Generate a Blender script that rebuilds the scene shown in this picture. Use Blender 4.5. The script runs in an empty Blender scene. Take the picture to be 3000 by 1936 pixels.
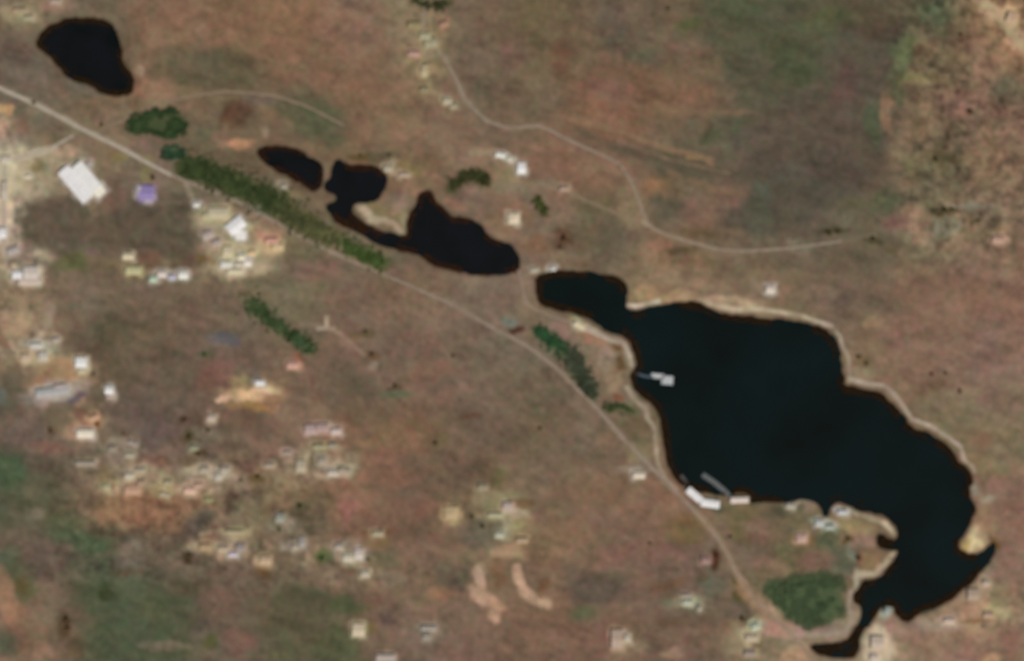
import bpy, bmesh, math, random
import numpy as np
from mathutils import Vector
random.seed(7); rng = np.random.default_rng(7)
scene = bpy.context.scene
C = scene.collection
# ------------------------------------------------------------------ scale: map units (u) -> metres, x east, y north
S = 1.1
def W(x, y): return ((x-1500)*S, (968-y)*S)
# ------------------------------------------------------------------ camera
CAM_H = 9000.0
cd = bpy.data.cameras.new("camera"); cam = bpy.data.objects.new("camera", cd); C.objects.link(cam)
cam.location = (0, 0, CAM_H); cam.rotation_euler = (0, 0, 0)
cd.sensor_width = 36; cd.lens = 36*CAM_H/(3000*S)
cd.clip_start = 10; cd.clip_end = 80000
# slightly soft optics: the survey camera is focused a little short of the ground
cd.dof.use_dof = True; cd.dof.focus_distance = 4500
BLUR = 8.5                                   # radius of the blur on the ground, metres
cd.dof.aperture_fstop = (cd.lens/1000)/(2*BLUR)
scene.camera = cam
# ------------------------------------------------------------------ world, sun, exposure
SUN_EL, SUN_AZ = math.radians(52), math.radians(140)
w = bpy.data.worlds.new("World"); scene.world = w; w.use_nodes = True
nt = w.node_tree; bg = nt.nodes['Background']
sky = nt.nodes.new('ShaderNodeTexSky'); sky.sky_type = 'NISHITA'; sky.sun_disc = False
sky.sun_elevation = SUN_EL; sky.sun_rotation = SUN_AZ
nt.links.new(sky.outputs[0], bg.inputs[0]); bg.inputs[1].default_value = 0.06
sd = bpy.data.lights.new("sun", 'SUN'); sd.energy = 3.2; sd.angle = math.radians(0.5); sd.color = (1, .965, .91)
so = bpy.data.objects.new("sun", sd); C.objects.link(so)
d = Vector((math.sin(SUN_AZ)*math.cos(SUN_EL), math.cos(SUN_AZ)*math.cos(SUN_EL), math.sin(SUN_EL)))
so.rotation_euler = d.to_track_quat('Z', 'Y').to_euler()
scene.view_settings.view_transform = 'Standard'; scene.view_settings.look = 'None'
scene.view_settings.exposure = 0; scene.view_settings.gamma = 1
K = 0.92                                     # light reaching flat ground, to turn seen tones into albedo

# ------------------------------------------------------------------ helpers
def lin(h):
    h = h.lstrip('#'); c = np.array([int(h[i:i+2], 16)/255 for i in (0, 2, 4)])
    return np.where(c <= .04045, c/12.92, ((c+.055)/1.055)**2.4)
def alb(h): return np.minimum(lin(h)/K, .85)
def tag(o, label=None, cat=None, group=None, kind=None):
    if label: o['label'] = label
    if cat: o['category'] = cat
    if group: o['group'] = group
    if kind: o['kind'] = kind
    return o
def mesh(name, v, f, m, parent=None, smooth=False):
    me = bpy.data.meshes.new(name); me.from_pydata([tuple(map(float, p)) for p in v], [], f); me.update()
    if m: me.materials.append(m)
    if smooth: me.polygons.foreach_set('use_smooth', [True]*len(me.polygons))
    o = bpy.data.objects.new(name, me); C.objects.link(o)
    if parent: o.parent = parent
    return o
def np_mesh(name, v, f, m, smooth=False):
    """v (n,3) array, f (m,k) int array, all faces with k corners"""
    me = bpy.data.meshes.new(name); k = f.shape[1]
    me.vertices.add(len(v)); me.vertices.foreach_set('co', v.astype(np.float32).ravel())
    me.loops.add(f.size); me.loops.foreach_set('vertex_index', f.astype(np.int32).ravel())
    me.polygons.add(len(f)); me.polygons.foreach_set('loop_start', np.arange(0, f.size, k, dtype=np.int32))
    me.update(calc_edges=True)
    me.polygons.foreach_set('use_smooth', np.full(len(f), smooth)); me.materials.append(m)
    o = bpy.data.objects.new(name, me); C.objects.link(o); return o
def mat(name, col, rough=.85, var=.12, scale=.15, metallic=0, spec=.3, col2=None, stretch=None):
    """procedural surface: base colour broken up by two scales of noise"""
    m = bpy.data.materials.new(name); m.use_nodes = True; t = m.node_tree; b = t.nodes['Principled BSDF']
    b.inputs['Roughness'].default_value = rough; b.inputs['Metallic'].default_value = metallic
    b.inputs['Specular IOR Level'].default_value = spec
    co = t.nodes.new('ShaderNodeTexCoord'); n = t.nodes.new('ShaderNodeTexNoise')
    mp = t.nodes.new('ShaderNodeMapping'); t.links.new(co.outputs['Object'], mp.inputs[0])
    if stretch: mp.inputs['Scale'].default_value = stretch
    t.links.new(mp.outputs[0], n.inputs['Vector']); n.inputs['Scale'].default_value = scale; n.inputs['Detail'].default_value = 6
    r = t.nodes.new('ShaderNodeValToRGB'); t.links.new(n.outputs[0], r.inputs[0])
    c = np.array(col); c2 = np.array(col2) if col2 is not None else c*(1+var)
    r.color_ramp.elements[0].position = .32; r.color_ramp.elements[1].position = .68
    r.color_ramp.elements[0].color = (*np.clip(c*(1-var), 0, .9), 1); r.color_ramp.elements[1].color = (*np.clip(c2, 0, .9), 1)
    t.links.new(r.outputs[0], b.inputs['Base Color'])
    bp = t.nodes.new('ShaderNodeBump'); bp.inputs['Strength'].default_value = .25; bp.inputs['Distance'].default_value = .1
    n2 = t.nodes.new('ShaderNodeTexNoise'); n2.inputs['Scale'].default_value = scale*8; t.links.new(co.outputs['Object'], n2.inputs['Vector'])
    t.links.new(n2.outputs[0], bp.inputs['Height']); t.links.new(bp.outputs[0], b.inputs['Normal'])
    return m
_mc = {}
def hexmat(h, kind='roof'):
    k = (h, kind)
    if k not in _mc:
        _mc[k] = mat(kind+'_'+h.strip('#'), alb(h)*np.array([.93, .88, .82]), rough=.75 if kind == 'roof' else .9, var=.10, scale=.12)
    return _mc[k]
# ---- smooth value noise on arrays
def vnoise(x, y, scale, seed, ang=0, ax=1.0):
    if ang: 
        a = math.radians(ang); x, y = x*math.cos(a)+y*math.sin(a), -x*math.sin(a)+y*math.cos(a)
    x = x/(scale*ax); y = y/scale
    xi = np.floor(x).astype(np.int64); yi = np.floor(y).astype(np.int64); fx = x-xi; fy = y-yi
    fx = fx*fx*(3-2*fx); fy = fy*fy*(3-2*fy)
    def h(i, j):
        n = (i*374761393+j*668265263+seed*1442695041) & 0xffffffff
        n = ((n ^ (n >> 13))*1274126177) & 0xffffffff
        return ((n ^ (n >> 16)) & 0xffff)/65535.0
    return (h(xi, yi)*(1-fx)*(1-fy)+h(xi+1, yi)*fx*(1-fy)+h(xi, yi+1)*(1-fx)*fy+h(xi+1, yi+1)*fx*fy)*2-1
def fbm(x, y, scale, seed, oct=3, **k):
    s = 0; a = 1; t = 0
    for i in range(oct): s = s+a*vnoise(x, y, scale/2**i, seed+i*17, **k); t += a; a *= .55
    return s/t
def smooth(e0, e1, x): t = np.clip((x-e0)/(e1-e0), 0, 1); return t*t*(3-2*t)
def Z(x0, y0, pts): return [(x0+a*.3377, y0+b*.3377) for a, b in pts]
def D(pts): return [(a*1.2573, b*1.2573) for a, b in pts]
def seg_dist(px, py, pts, closed=False):
    best = np.full(px.shape, 1e9); n = len(pts)
    for i in range(n if closed else n-1):
        ax, ay = pts[i]; bx, by = pts[(i+1) % n]; dx, dy = bx-ax, by-ay; L = dx*dx+dy*dy+1e-9
        t = np.clip(((px-ax)*dx+(py-ay)*dy)/L, 0, 1)
        best = np.minimum(best, (px-ax-t*dx)**2+(py-ay-t*dy)**2)
    return np.sqrt(best)
def inside(px, py, pts):
    r = np.zeros(px.shape, bool); n = len(pts)
    for i in range(n):
        ax, ay = pts[i]; bx, by = pts[(i+1) % n]
        if ay == by: continue
        c = ((ay > py) != (by > py)) & (px < (bx-ax)*(py-ay)/(by-ay)+ax); r ^= c
    return r
def sdist(px, py, pts): return np.where(inside(px, py, pts), -1, 1)*seg_dist(px, py, pts, True)
def chaikin(p, n=2, closed=True):
    for _ in range(n):
        q = [] if closed else [p[0]]
        for i in range(len(p) if closed else len(p)-1):
            a, b = p[i], p[(i+1) % len(p)]
            q += [(a[0]*.75+b[0]*.25, a[1]*.75+b[1]*.25), (a[0]*.25+b[0]*.75, a[1]*.25+b[1]*.75)]
        if not closed: q.append(p[-1])
        p = q
    return p

# ------------------------------------------------------------------ map of the place: water
WATERS = {}
WATERS['north_west_pond'] = Z(0, 0, [(330,310),(420,230),(490,190),(620,155),(800,150),(930,190),(1000,240),(1030,320),(1055,420),(1075,560),(1110,610),(1170,660),(1165,790),(1070,835),(900,825),(780,740),(620,690),(500,590),(440,490),(350,440),(305,390)])
WATERS['small_pond'] = D([(598,352),(620,338),(660,343),(700,352),(725,370),(753,382),(755,405),(746,440),(722,445),(700,430),(660,405),(630,390),(608,372)])
WATERS['winding_pond'] = Z(750, 450, [(700,55),(770,70),(830,105),(1040,110),(1090,150),(1140,200),(1125,300),(1080,340),(1050,400),(950,430),(860,440),(835,500),(870,555),(930,600),(1020,645),(1120,680),(1240,712),(1300,710),(1308,640),(1310,560),(1350,480),(1405,425),(1420,345),(1470,325),(1530,345),(1560,415),(1640,470),(1700,540),(1830,560),(1920,600),(2000,660),(2050,745),(2130,770),(2220,785),(2250,840),(2285,920),(2270,1010),(2200,1045),(2100,1062),(1800,1050),(1690,1005),(1560,985),(1480,930),(1390,880),(1270,850),(1100,800),(980,740),(860,665),(780,640),(700,600),(650,545),(610,500),(605,440),(690,410),(690,365),(595,330),(600,250),(650,200),(655,130)])
lake = [(1572,812),(1600,796),(1680,792),(1760,800),(1800,812),(1830,822),(1838,860),(1836,884),(1838,905),(1880,908),(1925,896),(1960,884),(2040,884)]
lake += Z(1500, 450, [(1690,1325),(1850,1388),(2080,1408),(2300,1418)])[0:3]
lake += Z(2200, 930, [(60,0),(300,18),(560,75),(680,130),(740,200),(772,290),(800,400),(815,520),(805,590),(900,602),(1100,640),(1190,710),(1260,790),(1330,870),(1360,925),(1500,985),(1650,1060),(1755,1150),(1800,1260),(1880,1300),(1930,1400)])
lake += Z(2200, 1416, [(1895,30),(1905,120),(1955,180),(1945,260),(1900,370),(1830,450),(1800,540),(1860,605),(1990,600),(2075,520),(2125,500),(2125,610),(2050,710),(1960,800),(1880,900),(1740,1010),(1600,1080),(1460,1130),(1390,1200),(1310,1190),(1250,1120),(1220,1060),(1130,1070),(1080,1160),(1000,1250),(945,1320),(925,1470),(880,1508),(650,1500),(540,1450),(515,1395),(700,1390),(850,1340),(895,1250),(945,1150),(955,1070),(895,1030),(880,960),(930,905),(965,840),(1090,822),(1170,745),(1250,650),(1285,570),(1200,575),(1090,565),(1085,430),(1160,425),(1190,490),(1270,500),(1275,400),(1200,310),(1100,255),(900,225),(850,175),(740,155),(700,200),(690,280),(620,290),(600,210),(560,150),(350,140),(200,165),(0,165)])
lake += Z(1500, 1416, [(2070,170),(2075,95),(1890,90),(1800,110),(1700,80),(1600,60),(1500,30)])
lake += Z(1500, 930, [(1420,1400),(1340,1260),(1315,1150),(1310,1040),(1300,950),(1262,840),(1200,740),(1120,690),(1050,600),(1010,500),(1085,440),(1060,330),(1040,240),(990,160),(860,140),(780,95),(690,20)])
lake += [(1700,925),(1655,915),(1610,900),(1575,885),(1568,850)]
WATERS['lake'] = lake
for k in WATERS: WATERS[k] = chaikin(WATERS[k], 1)
WLEVEL = -1.2
def water_sd(x, y, only=None):
    wob = fbm(x, y, 34, 501, 3)*7
    r = np.full(x.shape, 1e9)
    for k, p in WATERS.items():
        if only and k not in only: continue
        P = np.array(p); b = (x > P[:, 0].min()-90) & (x < P[:, 0].max()+90) & (y > P[:, 1].min()-90) & (y < P[:, 1].max()+90)
        if b.any(): r[b] = np.minimum(r[b], sdist(x[b], y[b], p))
    return r+wob

# ------------------------------------------------------------------ soil and field colours of the land
GX = [94,281,469,656,844,1031,1219,1406,1594,1781,1969,2156,2344,2531,2719,2906]
GY = [97,290,484,678,871,1065,1258,1452,1646,1839]
SOIL = """6e6152 6a5e4c 7d6350 7b604c 7b604a 7d6354 80705a 6f5f4e 695c46 6c5c4c 685a48 5f5a42 5c5a42 564b3c 625846 84664f
6c6052 74624f 7c6650 6e614d 735f4b 7b614c 7a6350 6a5b4b 6c5c4a 785b48 765e4a 665a48 54503f 5a5044 7a6450 7a5e50
8a7e6c 7f6f5c 6f5f52 655a48 6a5a48 75614e 7c6550 7f6858 7d6150 7e6350 685d4c 5f5b4a 5c5045 5c5145 6c5f4c 7c6250
665a4c 665848 64584a 7c6e5c 6c604a 6f6250 665a4a 7a6655 7a6656 6a5e4c 7a6450 6a5c4c 62564a 635b4a 7d6c58 7e6858
7c6a58 6d5f50 6c5d4e 6f5f50 6a6350 735f50 776352 7a685a 766454 7c6a56 8a745e 7e6a56 756450 6b5a4c 7d6352 7d6052
7c6854 635646 65584a 695a4e 735f50 705e50 735e50 6e5f50 6c5f50 7a6a58 7a6a58 7a6a58 7a6a56 7d6854 7f6455 80675a
695a50 6e6053 645650 6b5a4c 7c6656 75604e 735d4c 6a594c 6c5d4c 6f5f50 76644f 76644f 76644f 76644f 76664f 7b6a54
585644 70604e 7a6652 75644f 7a6650 7f624f 6b5848 786650 74614f 78614f 7d6352 6f604c 6a5f4c 7a6650 7c6854 7e6656
6a5d50 575a45 63584a 6f5f50 6e5f4e 775f50 755e4e 7c6954 77604f 735c50 725c50 706050 6a6048 6c5a48 7a6650 7f6658
776150 5f5848 545843 675a4c 5e5646 6b5a4a 735f52 765e50 765d4d 77604f 6e5a4c 7a6a56 80705c 8a7866 8a7460 806a58"""
G = np.array([[lin(h) for h in r.split()] for r in SOIL.split('\n')])
def base_col(x, y):
    xs = x+fbm(x, y, 90, 11)*60; ys = y+fbm(x, y, 90, 12)*60
    u = np.clip(np.interp(xs, GX, range(16)), 0, 14.999); v = np.clip(np.interp(ys, GY, range(10)), 0, 8.999)
    i = u.astype(int); j = v.astype(int); fu = (u-i)[..., None]; fv = (v-j)[..., None]
    fu = fu*fu*(3-2*fu); fv = fv*fv*(3-2*fv)
    c = G[j, i]*(1-fu)*(1-fv)+G[j, i+1]*fu*(1-fv)+G[j+1, i]*(1-fu)*fv+G[j+1, i+1]*fu*fv
    out = smooth(0, 350, np.maximum(np.maximum(-x, x-3000), np.maximum(-y, y-1936)))[..., None]   # country beyond the mapped land
    n = (fbm(x, y, 420, 111, 3)*.5+.5)[..., None]; n2 = (fbm(x, y, 300, 112, 3)*.5+.5)[..., None]
    m = (lin('7c624f')*(1-n)+lin('665b48')*n)*(1-n2*.4)+lin('565842')*n2*.4
    return c*(1-out)+m*out
# patches of different soil, scrub and crop: cx cy rx ry turn colour strength
PATCH = [
(620,205,150,55,6,'5b553f',.85),(420,255,60,20,0,'84604c',.5),(915,340,105,58,28,'51533d',.9),
(2700,1775,60,14,-8,'3c4a3c',.85),(2390,1790,30,20,0,'4a4440',.7),
(60,530,90,60,0,'9c917c',.8),(110,470,70,16,-12,'aaa08a',.8),(30,420,40,22,0,'8c7c6c',.6),
(60,40,55,26,0,'8f8068',.8),(170,12,60,24,0,'8a6e60',.8),(85,52,30,12,0,'948a72',.7),(40,150,70,55,0,'5f5148',.8),(90,215,90,45,10,'6a5f54',.8),(250,260,60,22,15,'6c665c',.7),
(415,215,14,16,0,'94806c',.7),(460,270,70,20,0,'8a6a56',.6),(600,205,130,60,5,'645a47',.75),(930,360,95,58,28,'585843',.8),(880,285,60,22,20,'645a46',.6),(760,300,60,20,5,'685e56',.6),
(698,335,52,40,10,'5a4032',.85),(655,345,14,30,20,'5c3e30',.6),(705,425,34,16,0,'a87c5e',.9),(650,412,22,26,0,'8c6c5c',.7),(600,400,30,40,0,'605c4a',.6),(780,395,16,18,0,'8a7a6a',.7),
(18,318,24,18,0,'b89a70',.95),(25,500,62,55,0,'aea28c',.9),(8,600,18,120,0,'ae9f8e',.95),(120,520,60,70,0,'8c8068',.8),(100,562,45,24,-10,'a89e88',.85),(180,450,50,16,-8,'a48a76',.7),(110,480,22,14,-10,'7c6c4c',.8),(140,410,60,30,0,'74644e',.6),(60,370,30,36,30,'74584a',.7),(10,380,16,22,0,'a88878',.7),
(175,650,120,75,10,'5e5346',.85),(470,655,165,85,5,'5e5245',.85),(260,605,16,40,-25,'7c6a5a',.8),(330,560,40,50,10,'6c5048',.6),(430,500,22,50,5,'84794f',.6),(340,465,26,16,0,'85754a',.7),
(210,765,60,24,0,'5b5b3a',.8),(270,745,22,10,0,'755a5c',.6),(60,735,40,30,20,'7c6c60',.7),(430,760,50,28,0,'6c4c3e',.6),(330,780,70,25,5,'76644e',.6),(560,760,50,20,0,'604c40',.7),(610,762,38,9,0,'76582a',.7),
(630,650,60,40,5,'9a8e74',.85),(625,700,40,34,0,'857568',.8),(700,740,85,50,10,'9c8e74',.85),(720,790,90,26,0,'a6967c',.8),(800,690,50,22,0,'a8806c',.8),(790,720,40,18,0,'b09876',.8),(770,640,46,16,10,'8c6c60',.7),(780,620,40,18,0,'6c7560',.6),(870,700,60,30,20,'7a6c58',.6),
(920,790,90,30,0,'7e6258',.7),(1000,620,60,30,20,'6c6448',.6),(830,548,18,20,0,'8c8270',.8),(790,560,30,26,20,'4e5038',.6),(860,570,60,18,10,'756a50',.6),(880,640,60,30,25,'56543a',.8),(950,680,60,16,20,'605a42',.7),
(1130,620,70,40,15,'7c7050',.7),(1160,590,50,25,0,'75635a',.6),(1070,625,40,12,35,'a89a84',.9),(1130,655,66,9,25,'9c8e7c',.85),(1182,660,10,40,0,'8c8068',.7),(1175,600,14,46,35,'8c7666',.7),
(1140,490,24,18,0,'8c826c',.8),(1120,460,70,16,5,'5e5440',.7),(1175,512,22,8,0,'9c8878',.8),(1200,500,36,22,0,'7a6e44',.7),(1050,455,30,14,0,'5a4e24',.7),
(1330,600,45,15,8,'8e6c58',.75),(1480,520,40,40,0,'857a5e',.7),(1510,560,60,20,10,'7a7260',.7),(1652,552,22,14,0,'94806e',.8),(1600,545,50,20,10,'807460',.6),
(1650,700,28,34,10,'5a3e2e',.85),(1730,690,70,44,0,'5f533f',.8),(1800,700,50,40,0,'63594a',.7),(1750,610,60,26,0,'6a6046',.6),(1560,720,40,22,0,'825e44',.6),(1505,640,60,40,0,'85694e',.5),
(1850,600,36,60,0,'81725a',.6),(1895,655,18,10,25,'948a72',.8),(1955,620,46,52,0,'575244',.85),(1930,545,50,26,0,'84684c',.8),(2050,620,80,50,0,'785c50',.7),(2130,560,60,40,0,'7c6050',.6),(2230,580,30,60,0,'54584a',.7),(2000,500,110,22,8,'5a5244',.8),(1935,720,36,24,20,'8a6454',.7),(2050,690,60,12,15,'645438',.6),
(2170,24,95,30,0,'4c543c',.75),(2210,90,70,30,20,'535540',.7),(2020,70,40,20,0,'565a3a',.8),(2030,140,60,16,8,'7a5e50',.6),(1790,60,46,50,0,'605850',.6),(1800,120,40,30,0,'565044',.7),(1990,270,130,30,10,'785a48',.6),(1780,265,80,40,5,'785a50',.7),(1640,165,26,50,0,'704c3e',.6),(1500,150,40,50,0,'6e4c46',.5),
(1880,160,60,30,0,'5e5c4c',.6),(2300,140,60,46,0,'4f533a',.75),(2330,200,70,50,0,'4b503a',.8),(2080,405,34,26,0,'4a5038',.8),(2130,380,50,40,0,'545440',.6),(2400,70,60,40,0,'565a40',.7),(2470,50,60,30,0,'505438',.6),(2650,150,30,50,20,'5a6244',.8),(2740,40,40,36,0,'58604a',.7),
(2570,85,90,34,5,'51463a',.85),(2480,250,36,70,20,'5e4a44',.8),(2410,410,190,110,0,'5a4e44',.85),(2480,120,40,20,0,'565848',.5),(2560,360,26,60,0,'4f5a44',.8),(2630,250,30,60,10,'5c5f45',.7),(2600,330,16,60,0,'8c6e58',.8),(2630,440,26,50,10,'7e6a54',.5),(2670,500,30,40,0,'6e6248',.6),
(2700,230,60,20,0,'80704e',.6),(2720,150,40,30,0,'7e6650',.7),(2900,30,36,26,30,'9c8068',.85),(2965,55,26,34,-10,'b89a7a',.95),(2985,110,26,24,0,'ae8c78',.9),(2850,120,60,30,10,'805e50',.6),(2800,300,60,50,0,'7c5650',.5),(2950,270,50,40,0,'665e4c',.7),(2770,460,60,24,0,'564c30',.6),
(2775,612,42,13,0,'4b4126',.85),(2865,647,24,7,0,'5a5036',.8),(2840,600,60,9,0,'7c7466',.8),(2780,665,50,26,0,'7a7464',.6),(2690,640,50,36,0,'876a58',.7),(2700,680,40,40,0,'8a6e5a',.6),(2620,655,40,20,0,'805c56',.7),(2925,702,24,14,0,'a08474',.9),(2870,690,60,20,0,'7e7258',.5),(2900,750,60,20,0,'876c58',.6),
(2440,682,50,11,0,'463c26',.8),(2560,702,26,9,0,'453c22',.7),(2590,590,60,30,0,'565a42',.7),(2500,590,40,20,0,'5a543e',.6),(2220,650,30,60,0,'585848',.6),(2340,720,40,16,0,'7d7564',.6),(2610,730,26,10,0,'5a522f',.6),
(2000,770,90,20,0,'7c6650',.7),(1690,770,60,16,0,'6c5a48',.7),(1620,782,16,16,0,'9c9890',.8),(1560,790,24,14,0,'948c7a',.8),(1540,830,24,50,0,'7e6c5c',.8),(2250,850,160,30,0,'7c6a58',.6),(1990,740,50,18,0,'4a4028',.6),
(1885,860,44,24,0,'94805f',.9),(1980,866,60,16,0,'9a8264',.8),(2130,880,90,14,4,'a08a70',.85),
# south of the flawless lake road
(1250,720,1,1,0,'7a6a58',.1),(1700,955,36,16,25,'a09268',.9),(1730,985,50,18,20,'8f6c56',.85),(1620,960,60,22,15,'8a6c62',.6),(1795,1012,32,12,10,'6a4a22',.85),(1820,1060,16,24,0,'5c4022',.8),(1775,1050,26,60,-10,'8a7868',.8),(1800,1120,34,34,0,'907c68',.9),(1815,1162,14,10,0,'7a4a30',.8),(1860,1190,30,20,0,'6c6a50',.6),
(1510,965,22,10,15,'4a2420',.9),(1490,935,16,14,0,'66726a',.8),(1575,900,60,12,8,'8a765e',.6),(1560,930,70,18,10,'7c6a58',.6),(1860,1260,46,50,0,'665a44',.7),(1880,1330,36,24,0,'80765a',.7),(1780,1290,30,22,0,'866a58',.6),(1860,1370,60,14,0,'8a7c6c',.7),
(470,960,60,40,0,'5a5140',.7),(330,970,60,50,0,'544e3c',.6),(650,995,40,22,0,'565460',.75),(600,1040,22,12,0,'4c5840',.8),(560,960,70,60,0,'755c50',.5),(40,950,50,40,0,'a48a70',.8),(150,940,20,40,0,'9a8a7a',.6),(20,1000,20,20,0,'70483a',.6),(30,1150,40,70,0,'585446',.7),(10,1160,16,20,0,'60706a',.6),
(110,1010,56,16,0,'9a9486',.85),(75,1045,26,18,0,'9c8c74',.8),(180,1080,80,44,10,'987e60',.85),(140,1120,60,30,0,'8c7054',.8),(230,1040,34,14,0,'9a9072',.8),(165,1150,95,32,-8,'958c86',.85),(130,1190,20,20,0,'9c8478',.7),(220,1170,34,12,-25,'5a5060',.7),(240,1210,26,24,0,'704c44',.8),(275,1225,26,20,0,'a5866a',.8),(235,1260,50,22,0,'9c7c68',.7),(285,1243,14,8,0,'7c5820',.8),(150,1255,16,20,0,'523c28',.8),(160,1230,40,40,0,'6c604a',.6),
(350,1300,40,16,10,'8a8070',.8),(345,1330,40,14,0,'82766a',.7),(250,1357,36,9,0,'8e8474',.8),(150,1310,60,16,0,'7e5c50',.6),(20,1385,60,60,0,'485a42',.9),(450,1350,40,16,0,'7a544a',.6),(260,1320,30,16,0,'5a5648',.6),
(390,1420,50,44,10,'958268',.8),(400,1460,60,12,0,'7a5434',.6),(480,1440,40,20,0,'978862',.7),(570,1430,60,24,-8,'9a8270',.8),(610,1375,60,16,0,'908470',.8),(650,1400,40,14,10,'90867a',.7),(690,1440,50,30,0,'7c6658',.7),(560,1385,40,16,0,'857a68',.7),(310,1400,20,30,0,'70663e',.5),
(560,1280,26,14,0,'4c4428',.8),(590,1325,16,9,0,'4a3a1e',.8),(550,1340,40,14,0,'5c503c',.8),(600,1270,36,18,0,'7c7060',.6),(540,1230,18,14,0,'60443a',.8),(760,1400,30,14,0,'4c4018',.7),(720,1370,30,24,0,'644a42',.7),
(738,1158,72,20,-4,'c2a27e',.95),(700,1120,30,18,0,'968a62',.8),(775,1145,34,22,0,'c0a086',.9),(655,1174,26,9,0,'c09884',.95),(740,1190,60,10,0,'94703e',.7),(800,1165,30,14,0,'8a6850',.7),(640,1100,60,50,0,'755048',.6),(745,1100,20,22,0,'6c625e',.7),(865,1070,24,16,0,'a5806e',.8),(870,1050,16,16,0,'8c5040',.7),(700,1230,60,30,0,'745648',.5),
(945,1258,60,24,0,'a48a80',.9),(1000,1245,40,24,0,'755040',.5),(945,1308,46,13,0,'8f8266',.85),(845,1318,30,14,0,'8a7468',.7),(900,1370,60,20,0,'857660',.7),(990,1380,52,18,8,'988c7a',.85),(940,1350,18,20,0,'8e8474',.8),(800,1362,24,14,0,'8a7c6a',.7),(1075,1300,40,14,0,'846850',.6),(1180,1280,80,40,0,'7d6149',.6),(1130,1335,60,26,0,'845e50',.7),
(1040,1120,90,40,20,'62584a',.75),(1160,1150,50,14,0,'57614a',.8),(1160,1130,20,8,0,'4c4028',.7),(1340,1145,60,30,-20,'7f6456',.7),(1300,1220,22,60,0,'6a5a4a',.4),(1380,1215,30,14,0,'654538',.7),(1300,1290,22,26,0,'665c40',.7),(1250,1240,60,14,0,'766248',.4),(1090,1040,22,12,0,'62482e',.7),(1090,1068,14,11,0,'8c8270',.7),(1270,1080,60,30,-10,'7d5e4c',.5),(1060,980,40,14,0,'5c5032',.7),(1010,1010,60,40,0,'7b6254',.4),
(1400,1400,60,50,-30,'62503f',.6),(1345,1400,60,40,0,'67544a',.6),(1150,1400,60,30,0,'805e4c',.7),(1410,1450,30,26,0,'82775f',.8),(1460,1400,20,30,0,'6c6440',.6),(1480,1490,60,50,-25,'8c8464',.85),(1520,1545,55,30,0,'8c845a',.85),(1500,1500,36,14,0,'9a8c78',.8),(1462,1545,36,34,0,'8a8672',.8),(1430,1600,60,20,0,'716356',.5),(1480,1610,60,26,0,'9a8066',.85),(1400,1560,50,50,0,'625c52',.7),(1440,1540,26,60,-15,'544c38',.6),(1460,1680,22,50,0,'6e4c34',.5),(1560,1560,60,16,0,'84725c',.6),
(1322,1504,32,26,0,'a08e6c',.85),(1240,1490,100,30,0,'805e50',.6),(1010,1495,30,36,0,'8a6058',.7),(1100,1560,40,14,0,'6c4e30',.7),(1110,1595,40,14,0,'6c6038',.7),(880,1480,20,14,0,'403014',.85),(900,1520,50,70,0,'5f5948',.7),(830,1530,50,30,0,'7c7464',.7),(800,1500,80,20,0,'62533f',.6),(850,1590,40,20,0,'82776c',.7),(950,1630,30,22,0,'4a5a30',.9),(1010,1610,60,34,0,'86786a',.7),(1010,1680,30,16,0,'684436',.8),(1130,1640,60,30,0,'625c44',.7),(990,1680,110,12,15,'82725f',.5),(1140,1700,50,24,0,'7a705e',.6),
(1330,1680,60,40,0,'5c5448',.7),(1300,1740,60,16,0,'8c6a52',.7),(1340,1720,26,26,0,'4e4844',.6),(1190,1740,50,40,0,'746650',.6),(900,1745,50,26,0,'4f5a42',.8),(1010,1775,70,22,0,'4c5638',.8),(870,1790,110,80,0,'58503e',.6),(980,1895,60,60,0,'54583f',.8),(1140,1815,30,26,0,'5c504c',.7),(1250,1850,60,26,0,'7c7062',.7),(1060,1830,30,14,0,'786a38',.6),
(430,1500,120,60,5,'846049',.75),(340,1490,60,44,0,'84684e',.7),(560,1470,60,30,0,'85604e',.6),(570,1540,60,26,-40,'544a44',.8),(680,1475,30,30,20,'4e4034',.8),(640,1560,40,30,-20,'6a4e48',.6),(700,1555,56,16,0,'8c8268',.8),(720,1500,40,60,0,'7a705c',.6),(660,1600,90,20,0,'8c7e6a',.75),(600,1595,30,14,0,'94826a',.7),(554,1626,16,14,0,'443620',.9),(775,1645,30,20,0,'957e68',.8),(770,1670,20,20,0,'6a4a28',.6),
(210,1580,70,36,25,'4c5c44',.85),(280,1590,40,26,0,'4a5a42',.8),(200,1530,60,36,30,'565840',.7),(20,1480,60,60,0,'5a5a48',.6),(110,1500,30,16,0,'766a5e',.7),(10,1640,40,40,0,'56604e',.7),(60,1690,50,60,0,'575a3e',.8),(60,1710,20,26,0,'5e4c28',.6),(150,1640,90,60,0,'6a5850',.7),(10,1730,26,50,0,'94705a',.8),(40,1790,40,30,0,'9a725c',.85),(80,1840,60,50,0,'7f6250',.6),(130,1830,50,60,0,'776a56',.6),(198,1822,24,40,0,'54432c',.85),(230,1890,26,30,0,'60503a',.6),(20,1880,36,40,0,'505644',.8),(120,1910,30,30,0,'8c7060',.6),
(300,1745,80,50,0,'4d543e',.8),(320,1740,36,20,20,'3c4426',.85),(390,1820,110,80,0,'4e5541',.85),(340,1880,90,70,0,'515742',.8),(470,1780,60,40,0,'545840',.7),(480,1890,70,14,0,'78685c',.6),(380,1620,40,40,0,'746660',.6),(360,1560,60,12,0,'5a463a',.6),(260,1670,60,40,0,'5f6250',.6),(370,1672,50,9,0,'564434',.6),(540,1720,60,30,0,'5c5440',.7),(620,1875,24,16,0,'50562f',.8),(640,1760,60,50,0,'785c50',.6),(700,1880,40,40,0,'7c5850',.6),(600,1840,40,26,0,'625650',.6),
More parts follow.
